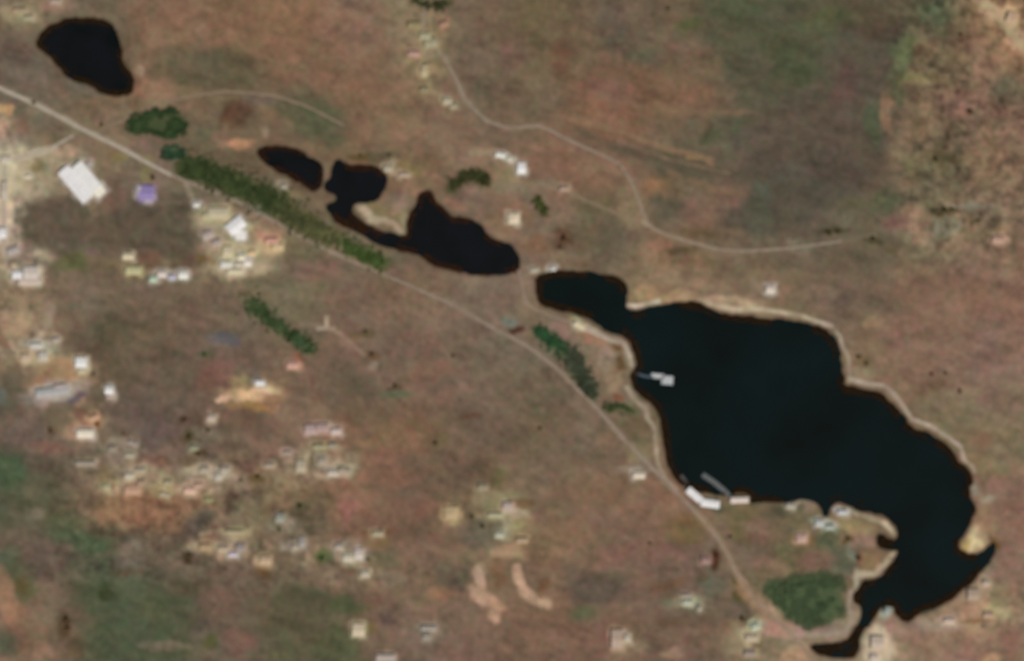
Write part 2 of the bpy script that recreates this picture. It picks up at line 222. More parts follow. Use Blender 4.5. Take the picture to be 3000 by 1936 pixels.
(1745,1722,90,44,0,'5b5149',.85),(1800,1690,60,22,0,'5f5542',.6),(1720,1790,44,26,0,'565a40',.8),(1690,1670,26,60,0,'62564a',.6),(1590,1720,16,26,0,'6c5030',.6),(1660,1600,140,60,0,'7f654c',.4),(1890,1620,120,30,0,'7e5c52',.6),(2000,1540,60,30,0,'6e5c3c',.7),(2010,1580,60,20,0,'645430',.6),(1570,1520,30,30,0,'7c5852',.5),(1530,1475,30,14,0,'6a4630',.6),(1960,1710,60,16,0,'6a4e36',.6),(1990,1820,60,12,0,'684630',.6),
(2090,1715,36,60,0,'626052',.8),(2100,1640,14,26,0,'4a2a1a',.9),(2060,1690,20,14,0,'564c32',.7),(2060,1800,110,40,0,'625648',.7),(2165,1740,14,60,-15,'4e4618',.8),(2178,1812,16,22,0,'40381e',.85),(2160,1790,50,26,0,'62584f',.7),(2010,1765,60,16,0,'84806a',.7),(1815,1872,34,36,0,'a08a78',.85),(1840,1890,50,26,0,'827660',.6),(1740,1870,50,60,0,'74524c',.5),(1700,1930,30,50,0,'655444',.6),(1960,1910,40,16,0,'927666',.8),(2100,1860,60,50,0,'78604f',.5),
(2170,1555,30,30,0,'645a34',.6),(2100,1480,40,14,0,'445040',.7),(2170,1500,40,40,0,'6e6040',.6),(2220,1560,40,40,0,'7a5850',.5),(2250,1540,60,26,0,'7a664e',.4),(2300,1500,100,14,0,'5c5a44',.6),(2380,1480,26,22,0,'8c7868',.7),(2350,1590,40,14,0,'7e5c36',.7),(2347,1577,18,12,0,'a58a7c',.8),(2425,1590,30,46,0,'505a42',.8),(2465,1640,30,50,0,'5c6450',.8),(2500,1610,12,30,0,'747c6e',.7),(2250,1650,60,14,0,'84685a',.5),(2400,1640,60,30,0,'805c54',.6),(2210,1540,60,16,0,'7c6a58',.5),(2360,1670,40,26,0,'755e4c',.4),
(2417,1534,40,12,10,'9c9c92',.85),(2470,1500,26,9,0,'a8a8a4',.85),(2500,1540,50,20,0,'8a7c58',.7),(2530,1580,30,22,0,'94786a',.7),(2485,1578,14,10,0,'54461c',.85),(2515,1632,12,16,0,'4e2c24',.85),(2545,1640,34,26,0,'8c7054',.8),(2560,1570,14,10,0,'8a6f62',.6),(2540,1680,36,10,-10,'a39484',.8),
(2855,1585,26,36,0,'c2b48c',.98),(2830,1600,22,20,0,'9a8a50',.8),(2865,1560,18,26,0,'b49e80',.8),(2905,1595,14,16,0,'6a5020',.8),(2890,1520,36,50,0,'94765c',.7),(2895,1470,20,12,0,'8c8474',.8),(2858,1440,14,20,0,'928c7c',.8),(2960,1500,50,80,0,'826456',.6),
(2170,1880,60,50,0,'8a7c64',.8),(2200,1860,36,24,0,'a0947e',.8),(2215,1832,26,14,0,'98a08a',.75),(2230,1880,20,10,0,'5c4a30',.7),(2290,1840,60,26,0,'a47e74',.8),(2330,1920,50,30,0,'a5836a',.85),(2260,1790,30,16,0,'8c7c66',.6),(2400,1840,80,14,5,'8a766c',.8),(2470,1830,60,10,-10,'84786a',.7),(2575,1890,44,60,0,'b4a490',.9),(2620,1830,20,30,0,'8a6c62',.7),(2600,1785,18,24,20,'8c968c',.8),(2680,1850,40,30,0,'7a6258',.6),(2750,1830,70,26,0,'94847a',.6),(2760,1800,50,12,-20,'9c8478',.7),(2860,1790,60,26,0,'a0806a',.8),(2920,1790,40,20,0,'a0946e',.8),(2860,1820,60,9,0,'7c5530',.7),(2840,1725,34,26,0,'9c8a74',.8),(2887,1705,14,10,0,'b8a694',.8),(2900,1670,26,40,0,'857a68',.6),(2930,1740,26,40,0,'7f7256',.7),(2800,1900,110,40,0,'8a6c5c',.7),(2900,1930,30,20,0,'b89870',.6),(2960,1880,40,50,0,'805f52',.6),
(2560,940,30,14,0,'8a7a5c',.6),(2600,940,50,20,0,'886a58',.6),(2530,1060,30,20,0,'6a583c',.7),(2530,1085,30,14,0,'8c8268',.7),(2510,1110,20,9,0,'a09a88',.8),(2620,965,40,20,0,'8a6658',.6),(2780,1200,90,60,20,'756c56',.6),(2800,1250,60,50,0,'766a54',.5),(2900,1050,60,80,0,'80645a',.5),(2750,1130,50,14,0,'6e5242',.4),(2870,1290,50,26,0,'7e6050',.5),(2880,1370,60,30,0,'7e7050',.6),(2960,1330,60,50,0,'786c56',.6),(2700,960,120,60,0,'7e6456',.4),(2450,880,60,22,0,'62544a',.7),
]
# curved lines of bare earth, banks and worn ground: points width colour strength
STROKE = [
(D([(0,205),(60,232),(100,250),(200,305),(280,342),(340,378)]),15,'968a78',.85),
(D([(340,378),(400,408),(480,440),(560,474),(640,516),(720,562),(800,600),(900,640)]),12,'857866',.7),
(D([(1040,700),(1150,765),(1220,800),(1290,850),(1350,910),(1400,960),(1450,1020),(1500,1070),(1560,1130),(1620,1190)]),14,'85766a',.75),
(D([(1620,1190),(1680,1260),(1720,1340),(1760,1400),(1830,1460),(1900,1545)]),17,'907a62',.8),
(D([(1730,1370),(1790,1430)]),36,'9a7a62',.8),
(D([(0,475),(60,455),(130,435)])[0:0] or [(0,478),(60,462),(140,440),(170,432)],16,'b0a692',.9),
([(420,600),(560,590),(600,610)],10,'7c7060',.5),([(545,540),(570,590),(640,625)],12,'8a8070',.7),
(Z(750,930,[(610,0),(610,90)]),12,'b0a08a',.9),(Z(750,930,[(540,95),(680,95)]),9,'a89888',.8),(Z(750,930,[(610,95),(730,130),(850,250),(930,320)]),11,'947e6e',.8),(Z(750,930,[(400,60),(560,60)]),14,'7e6e62',.7),
(Z(750,1416,[(1930,760),(1940,850),(1900,930),(1970,1010)]),30,'ac9280',.95),(Z(750,1416,[(1900,900),(1990,1010),(2070,1060),(2060,1140)]),36,'b08e78',.95),(Z(750,1416,[(2060,1050),(2150,1060)]),20,'a8886c',.9),
(Z(750,1416,[(2255,740),(2270,830),(2330,930),(2400,1000),(2460,1020),(2530,1035)]),24,'b4947e',.95),
(Z(750,1416,[(2250,600),(2060,620)]),14,'a58a70',.8),
(D([(985,40),(985,80),(1000,130),(1035,130),(1060,180),(1085,235),(1130,280),(1160,290)]),13,'857a6a',.75),
(D([(975,60),(985,110),(990,160),(1000,210),(1045,240)]),16,'8a8064',.6),
(D([(1160,290),(1190,305),(1230,295),(1260,292),(1320,325),(1400,360),(1450,385)]),11,'84705f',.75),
(D([(1100,355),(1150,355),(1190,372),(1215,395)]),16,'94866e',.7),(D([(1140,420),(1200,430),(1280,430),(1400,480),(1500,525)]),10,'80725c',.6),
(D([(1330,280),(1450,310),(1560,350),(1640,368),(1660,385)]),12,'866a52',.8),(D([(1600,367),(1650,370)]),9,'84704a',.8),
(D([(1340,300),(1440,345),(1520,370),(1640,395),(1780,420)]),18,'5a5042',.8),
(D([(1450,395),(1480,440),(1500,500),(1520,535),(1600,562),(1700,590),(1850,578)]),9,'857260',.7),
(D([(1850,578),(1960,562),(2040,545)]),7,'7d7260',.6),
(D([(280,285),(330,262),(400,232),(520,212),(640,222),(720,250),(800,292)]),8,'80725e',.65),
(D([(300,345),(420,345),(600,440),(700,470),(780,500)]),7,'74685a',.4),
([(0,1670),(20,1720),(30,1790)],30,'8f6c56',.5),
(Z(0,1416,[(1740,440),(1900,400),(2170,420)]),8,'988c70',.7),
(D([(2270,-10),(2310,25),(2340,50),(2400,130)]),26,'b0957a',.9),
(D([(1200,150),(1360,215),(1560,262),(1740,262)]),14,'7c6450',.6),(D([(1240,120),(1420,180),(1600,215)]),10,'75604c',.55),(D([(1420,320),(1560,372),(1700,405)]),9,'7d6a56',.6),
(D([(1335,270),(1440,305),(1560,345),(1660,372)]),13,'856b56',.6),(D([(1560,400),(1660,440),(1740,455)]),16,'80674e',.5),(D([(1280,320),(1400,378),(1470,400)]),16,'86665a',.7),
# pale banks of the lake
(Z(1500,930,[(540,50),(600,75),(720,125),(850,190),(965,225),(1010,320),(1035,420)]),11,'b4aa9c',.95),
(Z(1500,930,[(1000,610),(1060,710),(1160,790),(1180,880),(1235,950),(1248,1100),(1265,1250),(1330,1400),(1420,1500)]),12,'9c8e7e',.9),
([(1836,894),(1865,896),(1900,890),(1930,882)],10,'b8b0a0',.95),
([(2050,882),(2110,896),(2150,906),(2230,908)],12,'b4a48e',.9),
(Z(2200,450,[(0,1330),(200,1370),(420,1400),(560,1450),(700,1500)]),10,'a89c88',.95),
(Z(2200,930,[(560,30),(700,70),(770,160),(800,260),(845,340),(850,440),(860,540),(980,570),(1160,590),(1250,680),(1330,780),(1400,880),(1560,940),(1700,1030),(1820,1120),(1850,1230),(1920,1290),(1935,1330)]),10,'a29488',.95),
(Z(2200,1416,[(340,190),(440,145),(640,130)]),10,'9a9284',.8),(Z(2200,1416,[(730,230),(860,260)]),10,'a8a8a4',.9),
(Z(2200,1416,[(900,260),(1050,300),(1170,350),(1240,430)]),14,'b0a58e',.95),(Z(2200,1416,[(1235,600),(1160,700),(1060,780),(930,770)]),16,'a89a84',.95),(Z(2200,1416,[(915,740),(915,870),(870,960)]),12,'9c9482',.9),
(Z(2200,1416,[(860,940),(850,1060),(880,1150),(830,1280),(700,1310),(400,1310)]),12,'94867a',.8),
(Z(2200,1416,[(160,1040),(240,1180),(330,1300),(470,1400)]),12,'9c8470',.8),
(Z(2200,1416,[(1960,800),(1900,900),(1780,1030),(1600,1120)]),16,'94806c',.6),
(Z(750,450,[(600,100),(600,300)]),7,'7e7264',.8),
]
# every building: x y, size along and across the ridge in metres, turn, roof colour, kind, label
BUILDINGS = [
(223,541,126,42,-50,'fbf3ea','shed','large bright white warehouse bay, south western half of the double block'),
(255,520,104,40,-50,'f0e8e2','shed','large white roofed warehouse bay, north eastern half of the double block'),
(291,560,34,34,-50,'efe0d2','flat','cream white flat block at the south east tip of the large warehouse'),
(262,484,16,20,-50,'a8a29e','flat','grey flat roofed annex at the north east corner of the large white warehouse'),
(430,566,50,46,0,'8c7cae','shed','violet blue roofed hall south east of the big white warehouse'),
(437,583,26,12,0,'d6c8ee','flat','pale lilac flat roof on the south side of the violet hall'),
(408,560,14,34,0,'b4aeb0','shed','narrow grey lean-to along the west side of the violet hall'),
(692,662,58,40,38,'fdf6f0','shed','bright white factory hall in the roadside industrial cluster'),
(706,690,34,30,0,'eee4e0','flat','white flat roofed wing south of the bright factory hall'),
(640,626,64,34,0,'bcb294','shed','long cream roofed shed north west of the white factory hall'),
(606,632,24,22,0,'b0a888','house','cream roofed house left of the long cream shed'),
(610,690,32,24,20,'b0a29a','shed','dusty pink grey shed west of the white factory hall'),
(636,712,30,20,20,'a89a90','shed','dusty grey shed south west of the white factory hall'),
(668,738,28,34,0,'c8bc9c','shed','cream shed south of the dusty grey shed'),
(709,754,22,18,0,'f2dfc4','house','small bright cream house in the middle of the factory yard'),
(726,770,22,22,0,'e8ddd2','house','white house at the bottom right of the factory yard'),
(664,776,34,20,0,'dad8ca','shed','off white shed at the bottom left of the factory yard'),
(700,776,20,16,0,'cfc6b4','house','pale grey house between two sheds at the yard bottom'),
(690,796,46,16,0,'d0c6a8','shed','long cream shed on the south edge of the factory yard'),
(740,741,20,16,0,'d8b890','house','orange tinted roof right of the factory yard centre'),
(815,724,34,20,0,'ccb48c','shed','tan shed east of the factory yard'),
(797,706,40,16,0,'c89884','shed','pink roofed shed north of the tan yard shed'),
(377,751,34,20,0,'d4c6a8','house','cream roofed house west of the factory yard, standing alone'),
(392,793,48,24,0,'b8b488','shed','olive cream shed south of the lone cream house'),
(52,806,30,22,0,'fff8ee','shed','small brilliant white shed at the left edge'),
(92,800,46,38,0,'c8beb4','shed','pale grey warehouse right of the brilliant white left edge shed'),
(88,826,70,20,0,'c8b8aa','shed','long dusty white warehouse below the pale grey left edge one'),
(538,806,28,24,0,'f4f8dc','house','bright pale green tinted house in the western cluster'),
(476,803,26,20,0,'d8ccc4','house','pale pink house left of the green tinted one'),
(505,812,20,16,0,'b8b8cc','house','lilac grey house between the pink and green tinted ones'),
(450,818,20,18,0,'b4ccb4','house','pale mint house at the left end of the western cluster'),
(577,600,18,14,0,'dcdcd6','house','small white house on the south side of the main road'),
(83,518,16,10,0,'d8ccb4','house','tiny cream hut on the pale yard left of the big warehouse'),
(8,684,22,30,0,'fff6ea','shed','bright white shed cut by the left edge'),
(40,735,36,22,20,'aaa29c','shed','grey shed above the brilliant white left edge shed'),
(15,560,20,60,0,'bcb09c','shed','long pale warehouse along the left edge road'),
(20,470,30,24,0,'c8bea8','shed','pale cream shed where the two left access roads meet'),
(1467,456,32,14,-8,'ecebda','shed','long low white shed, upper left of the three northern ones'),
(1494,468,18,14,-35,'d4cebc','house','cream house between the two white northern sheds'),
(1528,494,26,34,0,'fff3e4','house','brilliant white house, lower right of the three northern ones'),
(1505,641,34,32,0,'d6c8ae','hip','cream square building alone north of the winding pond'),
(1246,108,34,20,0,'a8a282','shed','olive cream shed in the top village, west of the track'),
(1262,128,40,26,10,'9c9678','shed','large olive roofed barn below the olive cream shed'),
(1216,75,44,18,0,'8e825c','shed','brown olive barn at the top of the northern village'),
(1212,158,32,16,0,'b09084','house','pink roofed house at the west side of the northern village'),
(1242,210,16,34,0,'b4a888','house','narrow cream house in the lower northern village'),
(1253,192,24,12,0,'968a6c','house','olive roofed house touching the narrow cream house'),
(1300,72,26,20,20,'a07e68','house','reddish roofed house east of the brown olive barn'),
(1311,296,26,22,0,'b0a890','house','grey cream house in the bend of the northern track'),
(1329,312,20,14,0,'a49c84','house','small grey house right below the bend house'),
(1243,265,26,16,0,'8c8260','shed','olive shed between the village and the track bend'),
(1138,494,26,22,0,'aca48e','house','pale grey house beside the east end of the winding pond top'),
(1185,513,30,12,0,'b4a090','house','long pale pink house north east of the winding pond'),
(832,546,16,16,0,'a69e90','house','grey house between tree belt and small pond'),
(1652,553,24,16,0,'a89280','house','pinkish grey house north east of the small roadside copse'),
(1566,790,22,14,0,'aaa694','house','grey cream house beside the dam between the two waters'),
(1621,786,16,18,0,'c4c2bc','house','white house on the north bank of the lake arm'),
(2256,848,26,24,0,'d4c8bc','house','pale house on the flats north of the lake'),
(1698,953,34,16,-30,'dccfae','house','cream house on the western lakeshore path'),
(1872,1391,36,20,0,'d8ccb8','house','cream white house where the lakeside road meets the plain'),
(239,1062,34,32,0,'fdf4e2','shed','brilliant white square shed in the western works'),
(242,1085,24,18,0,'bcb296','shed','cream grey shed directly below the brilliant white square shed'),
(321,1143,26,24,0,'fbeee2','house','brilliant white square house east of the long grey works roof'),
(324,1160,18,12,0,'b8a8a0','house','pinkish lean-to house below the brilliant white square house'),
(108,1012,32,12,0,'c8c8c0','shed','long white grey shed at the top of the western works'),
(128,1043,26,28,0,'bcb6a8','shed','pale grey shed in the upper western works'),
(77,1048,26,24,0,'c0aa90','shed','tan shed at the left of the upper western works'),
(165,995,18,14,0,'aca498','house','grey house right of the long white grey shed'),
(155,1147,104,26,8,'a8a8a6','shed','long bluish grey factory roof in the western works'),
(180,1132,40,14,8,'b8a8a2','shed','pinkish grey shed behind the long bluish grey roof'),
(149,1141,20,9,0,'c8c4b0','flat','small cream block on the north side of the long grey roof'),
(251,1270,52,24,0,'f4dcc8','shed','pinkish white long shed south of the western works'),
(275,1222,28,18,20,'b8967a','house','orange tan house north of the pinkish white long shed'),
(762,1121,28,16,0,'fff8f0','house','brilliant white small house above the sand quarry'),
(620,1224,24,22,0,'bcac9c','house','little grey square house south west of the quarry'),
(569,1311,24,16,0,'94967c','house','olive grey house north of the pinkish hamlet'),
(381,1332,26,14,0,'aca692','house','grey cream house, lower of the two north of the hamlet'),
(390,1298,30,14,-20,'a2968c','house','pinkish grey house, upper of the two north of the hamlet'),
(330,1312,22,18,0,'908678','house','brown grey house left of the upper pinkish grey house'),
(252,1357,60,14,0,'9c9282','shed','long grey brown shed alone west of the hamlet'),
(380,1392,26,18,0,'bcb6a4','house','white grey house at the hamlet north west corner'),
(412,1376,30,12,0,'a49c8a','house','grey roof right of the white grey corner house'),
(313,1425,20,24,0,'a8a282','house','olive cream house at the hamlet far left'),
(388,1434,46,30,0,'b8967e','house','large orange pink roof in the hamlet left half'),
(415,1412,22,18,0,'a08a74','house','tan roof above the large orange pink one'),
(485,1448,30,14,-20,'aea488','house','cream roof at the hamlet bottom middle'),
(492,1412,22,16,0,'a49a7e','house','cream olive roof above the bottom middle one'),
(557,1436,34,22,0,'d4b09c','house','bright pink roof in the hamlet right half'),
(583,1420,24,14,0,'b89a8a','house','dull pink roof touching the bright pink one'),
(600,1374,26,18,0,'a89e8e','house','grey roof in the hamlet upper row, left'),
(642,1394,20,24,0,'b8b2a4','house','white grey roof in the hamlet upper row, narrow'),
(660,1374,26,18,0,'aca294','house','grey roof at the hamlet upper right corner'),
(612,1462,24,12,0,'98946c','house','olive roof below the pink roofs'),
(790,1362,28,14,0,'a49886','house','grey roof at the west end of the central hamlet'),
(882,1366,28,38,0,'b0a690','house','tall cream grey block in the central hamlet'),
(842,1325,22,10,0,'a0948a','house','small pinkish grey roof above the central hamlet'),
(976,1384,30,20,0,'c0b6a8','house','white grey house, brightest of the central hamlet'),
(1010,1378,34,20,-10,'a49886','house','brown grey long house at the east end of the hamlet'),
(944,1350,22,26,0,'a09686','house','grey house in the middle of the central hamlet'),
(910,1258,34,30,0,'b09a94','shed','pink grey shed, left third of the long pink block'),
(945,1252,36,24,0,'a8908a','shed','pink brown shed, middle of the long pink block'),
(985,1264,30,18,0,'ccb8b0','shed','whitish pink shed, right end of the long pink block'),
(935,1308,36,14,0,'a09878','shed','olive cream shed left, under the long pink block'),
(975,1304,26,12,0,'98907c','shed','olive grey shed right, under the long pink block'),
(858,1069,34,22,0,'c49c8c','house','pink roofed house east of the quarry by the green clump'),
(1322,1502,42,40,0,'b4a07c','hip','cream tan square building in the southern plain'),
(1019,1632,26,24,0,'c4bcaa','house','off white house, left half of the big southern pair'),
(1052,1622,26,32,0,'c8bcb4','house','big white house, right half of the big southern pair'),
(995,1600,24,20,0,'aca294','house','grey house up left of the big southern pair'),
(1071,1679,26,22,0,'b4ac9a','house','grey white house below the big southern pair'),
(1108,1561,34,18,0,'a89e84','house','cream house north east of the big southern pair'),
(1051,1844,38,40,0,'c8baa0','house','cream white square house near the bottom edge'),
(821,1516,26,26,0,'96988c','house','pale grey green house in the southern village'),
(778,1640,34,26,0,'bca488','house','tan roofed house at the southern village centre left'),
(886,1588,18,34,0,'9c9690','house','narrow grey house north of the bright green tree'),
(865,1600,16,20,0,'a8a090','house','cream grey house left of the narrow grey one'),
(1131,1924,60,20,0,'b0a498','shed','pale long shed touching the bottom edge'),
(1256,1838,46,16,0,'a29a90','house','grey long house in the bottom plain'),
(1250,1862,24,24,0,'938c80','house','dim grey house under the grey long one'),
(684,1623,26,14,0,'ccc0cc','house','lilac white small house on the southern row'),
(655,1606,32,16,0,'b4a48e','house','cream roof left of the lilac white house'),
(706,1602,28,26,0,'948a84','house','grey roof up right of the lilac white house'),
(602,1600,32,20,0,'aa9272','house','tan roof near the start of the southern row'),
(690,1557,56,10,0,'a89c7c','shed','long narrow olive cream shed above the southern row'),
(1464,1565,26,20,0,'b4b4a0','house','pale grey green house in the olive farmyard'),
(1452,1508,44,12,0,'b0ac8c','shed','long pale olive barn in the farmyard'),
(1488,1482,30,24,0,'b4a298','shed','pinkish grey barn at the top of the farmyard'),
(1530,1582,36,16,0,'ae9678','shed','tan barn at the lower right of the farmyard'),
(1415,1425,30,20,0,'948a74','house','grey olive house north of the farmyard'),
(1808,1870,36,60,0,'b09a88','shed','pinkish cream long shed near the bottom edge'),
(1838,1866,16,26,0,'b8b0a0','house','grey white house attached to the pinkish long shed'),
(2014,1763,28,16,0,'b4baa6','house','pale green grey house west of the main road'),
(2049,1780,12,16,0,'aaa694','house','tiny grey house right of the pale green grey one'),
(2012,1742,26,10,0,'a0948a','house','dull pink grey house above the pale green grey one'),
(2067,1640,26,22,0,'9c8078','house','pink roofed house left of the main road bend'),
(2212,1834,26,22,20,'b0b8a2','house','pale green white house beside the southern main road'),
(2202,1866,38,22,0,'b4a890','house','cream house below the pale green white one'),
(2196,1912,34,20,0,'988a7e','house','grey brown house at the bottom edge by the road'),
(2347,1576,32,26,0,'b89c8e','hip','pink grey house alone on the lake peninsula'),
(2402,1532,28,22,0,'b8bab4','shed','white grey boathouse by the small harbour inlet'),
(2430,1544,28,14,0,'a8b0a4','shed','pale green grey shed right of the boathouse'),
(2468,1500,30,12,0,'c4c6c4','shed','long white shed on the peninsula north tip'),
(2316,1481,28,18,0,'aca898','house','cream grey house on the south shore of the lake'),
(2780,1817,32,16,0,'c8b4a4','house','pale pink house in the bottom right settlement'),
(2888,1706,20,18,0,'b8a896','house','small cream house on the south east bank'),
(2850,1740,34,34,0,'a89480','shed','tan shed above the bottom right settlement'),
(2895,1800,30,20,0,'b09680','house','tan pink house in the bottom right settlement'),
(2570,1880,40,40,0,'bcac9a','shed','large pale cream shed by the dark southern inlet'),
(2560,1925,24,24,0,'c4b6a6','house','white cream house at the bottom edge by the inlet'),
(2600,1788,18,26,-20,'98a29a','house','grey green hut at the head of the marshy cove'),
(2923,702,36,22,0,'b49484','house','pinkish house near the right edge above the flats'),
(2962,55,30,36,-20,'bca082','shed','sandy roofed shed in the top right corner'),
(60,32,40,14,0,'9c8c70','shed','tan shed in the top left corner'),
(87,53,24,14,0,'a29a84','house','grey cream house right below the corner tan shed'),
(165,5,32,14,0,'a8988a','house','pinkish house cut by the top edge near the left'),
]
WOODS = [
('dark green oval wood below the north western pond', ('poly', Z(0,0,[(1150,1010),(1250,985),(1400,950),(1480,920),(1560,960),(1640,1060),(1600,1150),(1520,1195),(1300,1180),(1150,1165),(1110,1110)]), 420), '283820', '3a4c2c'),
('small dark green copse just south of the oval wood', ('poly', Z(0,0,[(1410,1290),(1500,1275),(1600,1310),(1600,1370),(1500,1380),(1420,1360)]), 70), '28422e', '345238'),
('long dark green tree belt beside the main road', ('band', [(545,490),(600,500),(650,525),(700,545),(760,570),(820,600)], (44,60), 760), '303c20', '44502c'),
('olive green scattered tree belt between road and winding pond', ('band', [(820,600),(870,640),(920,670),(970,695)], (54,48), 260), '444a2c', '5c5c3a'),
('green strip of trees south west of the winding pond', ('band', [(1000,710),(1040,735),(1085,755),(1120,772)], (34,26), 200), '3a4c22', '4c5c30'),
('dark green arched copse north of the winding pond', ('band', [(1325,545),(1350,520),(1385,512),(1415,520),(1425,532)], (22,26), 170), '34381a', '46482a'),
('small dark green copse above the cream square building', ('band', [(1575,585),(1588,612),(1595,628)], (20,20), 45), '38401c', '4a5028'),
('green tree belt running diagonally below the factory yard', ('band', [(735,885),(775,920),(805,950),(830,968)], (40,22), 200), '3a4c2a', '4c5a38'),
('dark green clump south east of the diagonal tree belt', ('band', [(850,978),(880,1000),(905,1020)], (30,32), 130), '36421e', '44583a'),
('bright green top of the tree strip between road and lake', ('band', [(1575,965),(1600,985),(1640,1020)], (26,30), 160), '28442a', '345634'),
('dark green middle of the tree strip between road and lake', ('band', [(1665,1040),(1690,1070),(1710,1110),(1735,1150)], (48,28), 260), '383c2a', '4c5440'),
('small green copse at the lakeside path bend', ('band', [(1775,1192),(1830,1195),(1850,1205)], (14,16), 60), '3c4826', '4c5634'),
('broad green thicket between main road and south lake inlet', ('poly', Z(2200,1416,[(150,850),(300,820),(450,780),(690,740),(800,850),(820,1140),(650,1200),(520,1260),(400,1220),(290,1150),(190,1040),(110,940)]), 1800), '404e36', '4a5a3e', 1.0, 2.1),
('dark tree group at the top edge above the northern village', ('band', [(1215,0),(1240,12),(1290,20),(1310,8)], (18,22), 60), '35321e', '484c30'),
]
def curve_w(x, y, pts, wd):
    P = np.array(pts); m = wd*2+12
    b = (x > P[:, 0].min()-m) & (x < P[:, 0].max()+m) & (y > P[:, 1].min()-m) & (y < P[:, 1].max()+m)
    r = np.zeros(x.shape)
    if b.any():
        dd = seg_dist(x[b], y[b], pts)+fbm(x[b], y[b], 22, 77, 2)*wd*.25
        r[b] = 1-smooth(wd*.28, wd*.85, dd)
    return r
FIELDS = [
([(2650,70),(2650,200),(2610,300),(2590,420),(2540,520),(2440,620),(2250,690),(2120,660),(2090,560),(2170,460),(2080,400),(2200,370),(2310,300),(2380,210),(2430,120),(2520,75)], '575045', .95, 14),
([(2080,-10),(2440,-10),(2500,60),(2440,140),(2400,210),(2330,300),(2230,350),(2150,300),(2110,180),(2040,90)], '515041', .8, 36),
([(150,1560),(240,1560),(330,1660),(470,1700),(560,1760),(560,1860),(480,1950),(270,1950),(260,1780),(180,1660)], '505641', .7, 40),
([(800,1740),(960,1730),(1080,1760),(1010,1830),(1040,1950),(780,1950),(790,1830)], '575840', .6, 40),
([(2250,1705),(2440,1690),(2470,1770),(2475,1830),(2400,1850),(2320,1810),(2240,1740)], '3c4c30', .75, 16),
([(55,575),(250,575),(300,640),(330,740),(90,750),(50,700)], '5f5447', .7, 14),
([(350,590),(560,590),(610,640),(610,730),(360,735),(320,650)], '5f5446', .7, 16),
([(1930,430),(2190,470),(2190,520),(1980,500),(1700,440),(1640,400)], '5c5144', .6, 16),
]
RUBBLE = [  # cx cy rx ry tone strength
(400,1415,120,65,'a3937b',.9),(620,1400,110,55,'a0917b',.85),(930,1360,120,60,'9c8d76',.8),(350,1320,90,50,'857764',.6),(680,1590,120,55,'96876f',.75),(980,1640,140,75,'8e7f69',.65),
(90,1020,110,60,'a89a86',.85),(190,1110,110,70,'9c8468',.7),(250,1230,70,70,'947c64',.7),(60,900,90,70,'94806a',.7),(20,560,55,240,'b6a892',.95),(120,500,130,80,'a89a84',.8),(60,770,100,75,'a89883',.85),
(690,730,130,100,'a69678',.8),(460,790,150,45,'857560',.6),(1480,1530,100,90,'8e8464',.7),(1250,140,80,120,'827456',.65),(2850,1800,180,110,'957e66',.75),(2570,1880,70,90,'a89680',.7),(2210,1860,80,80,'8a7c66',.7),
(2450,1540,100,60,'857860',.5),(2950,70,80,90,'9c7c60',.7),(1170,500,90,40,'86765c',.6),(2850,690,130,60,'866e58',.6),(80,40,110,50,'86775e',.6),(2030,1770,60,35,'7c7462',.6),(1140,1690,180,60,'756450',.5),(740,1150,110,60,'a08260',.6),(1250,1840,90,40,'7c6e5c',.5),
]
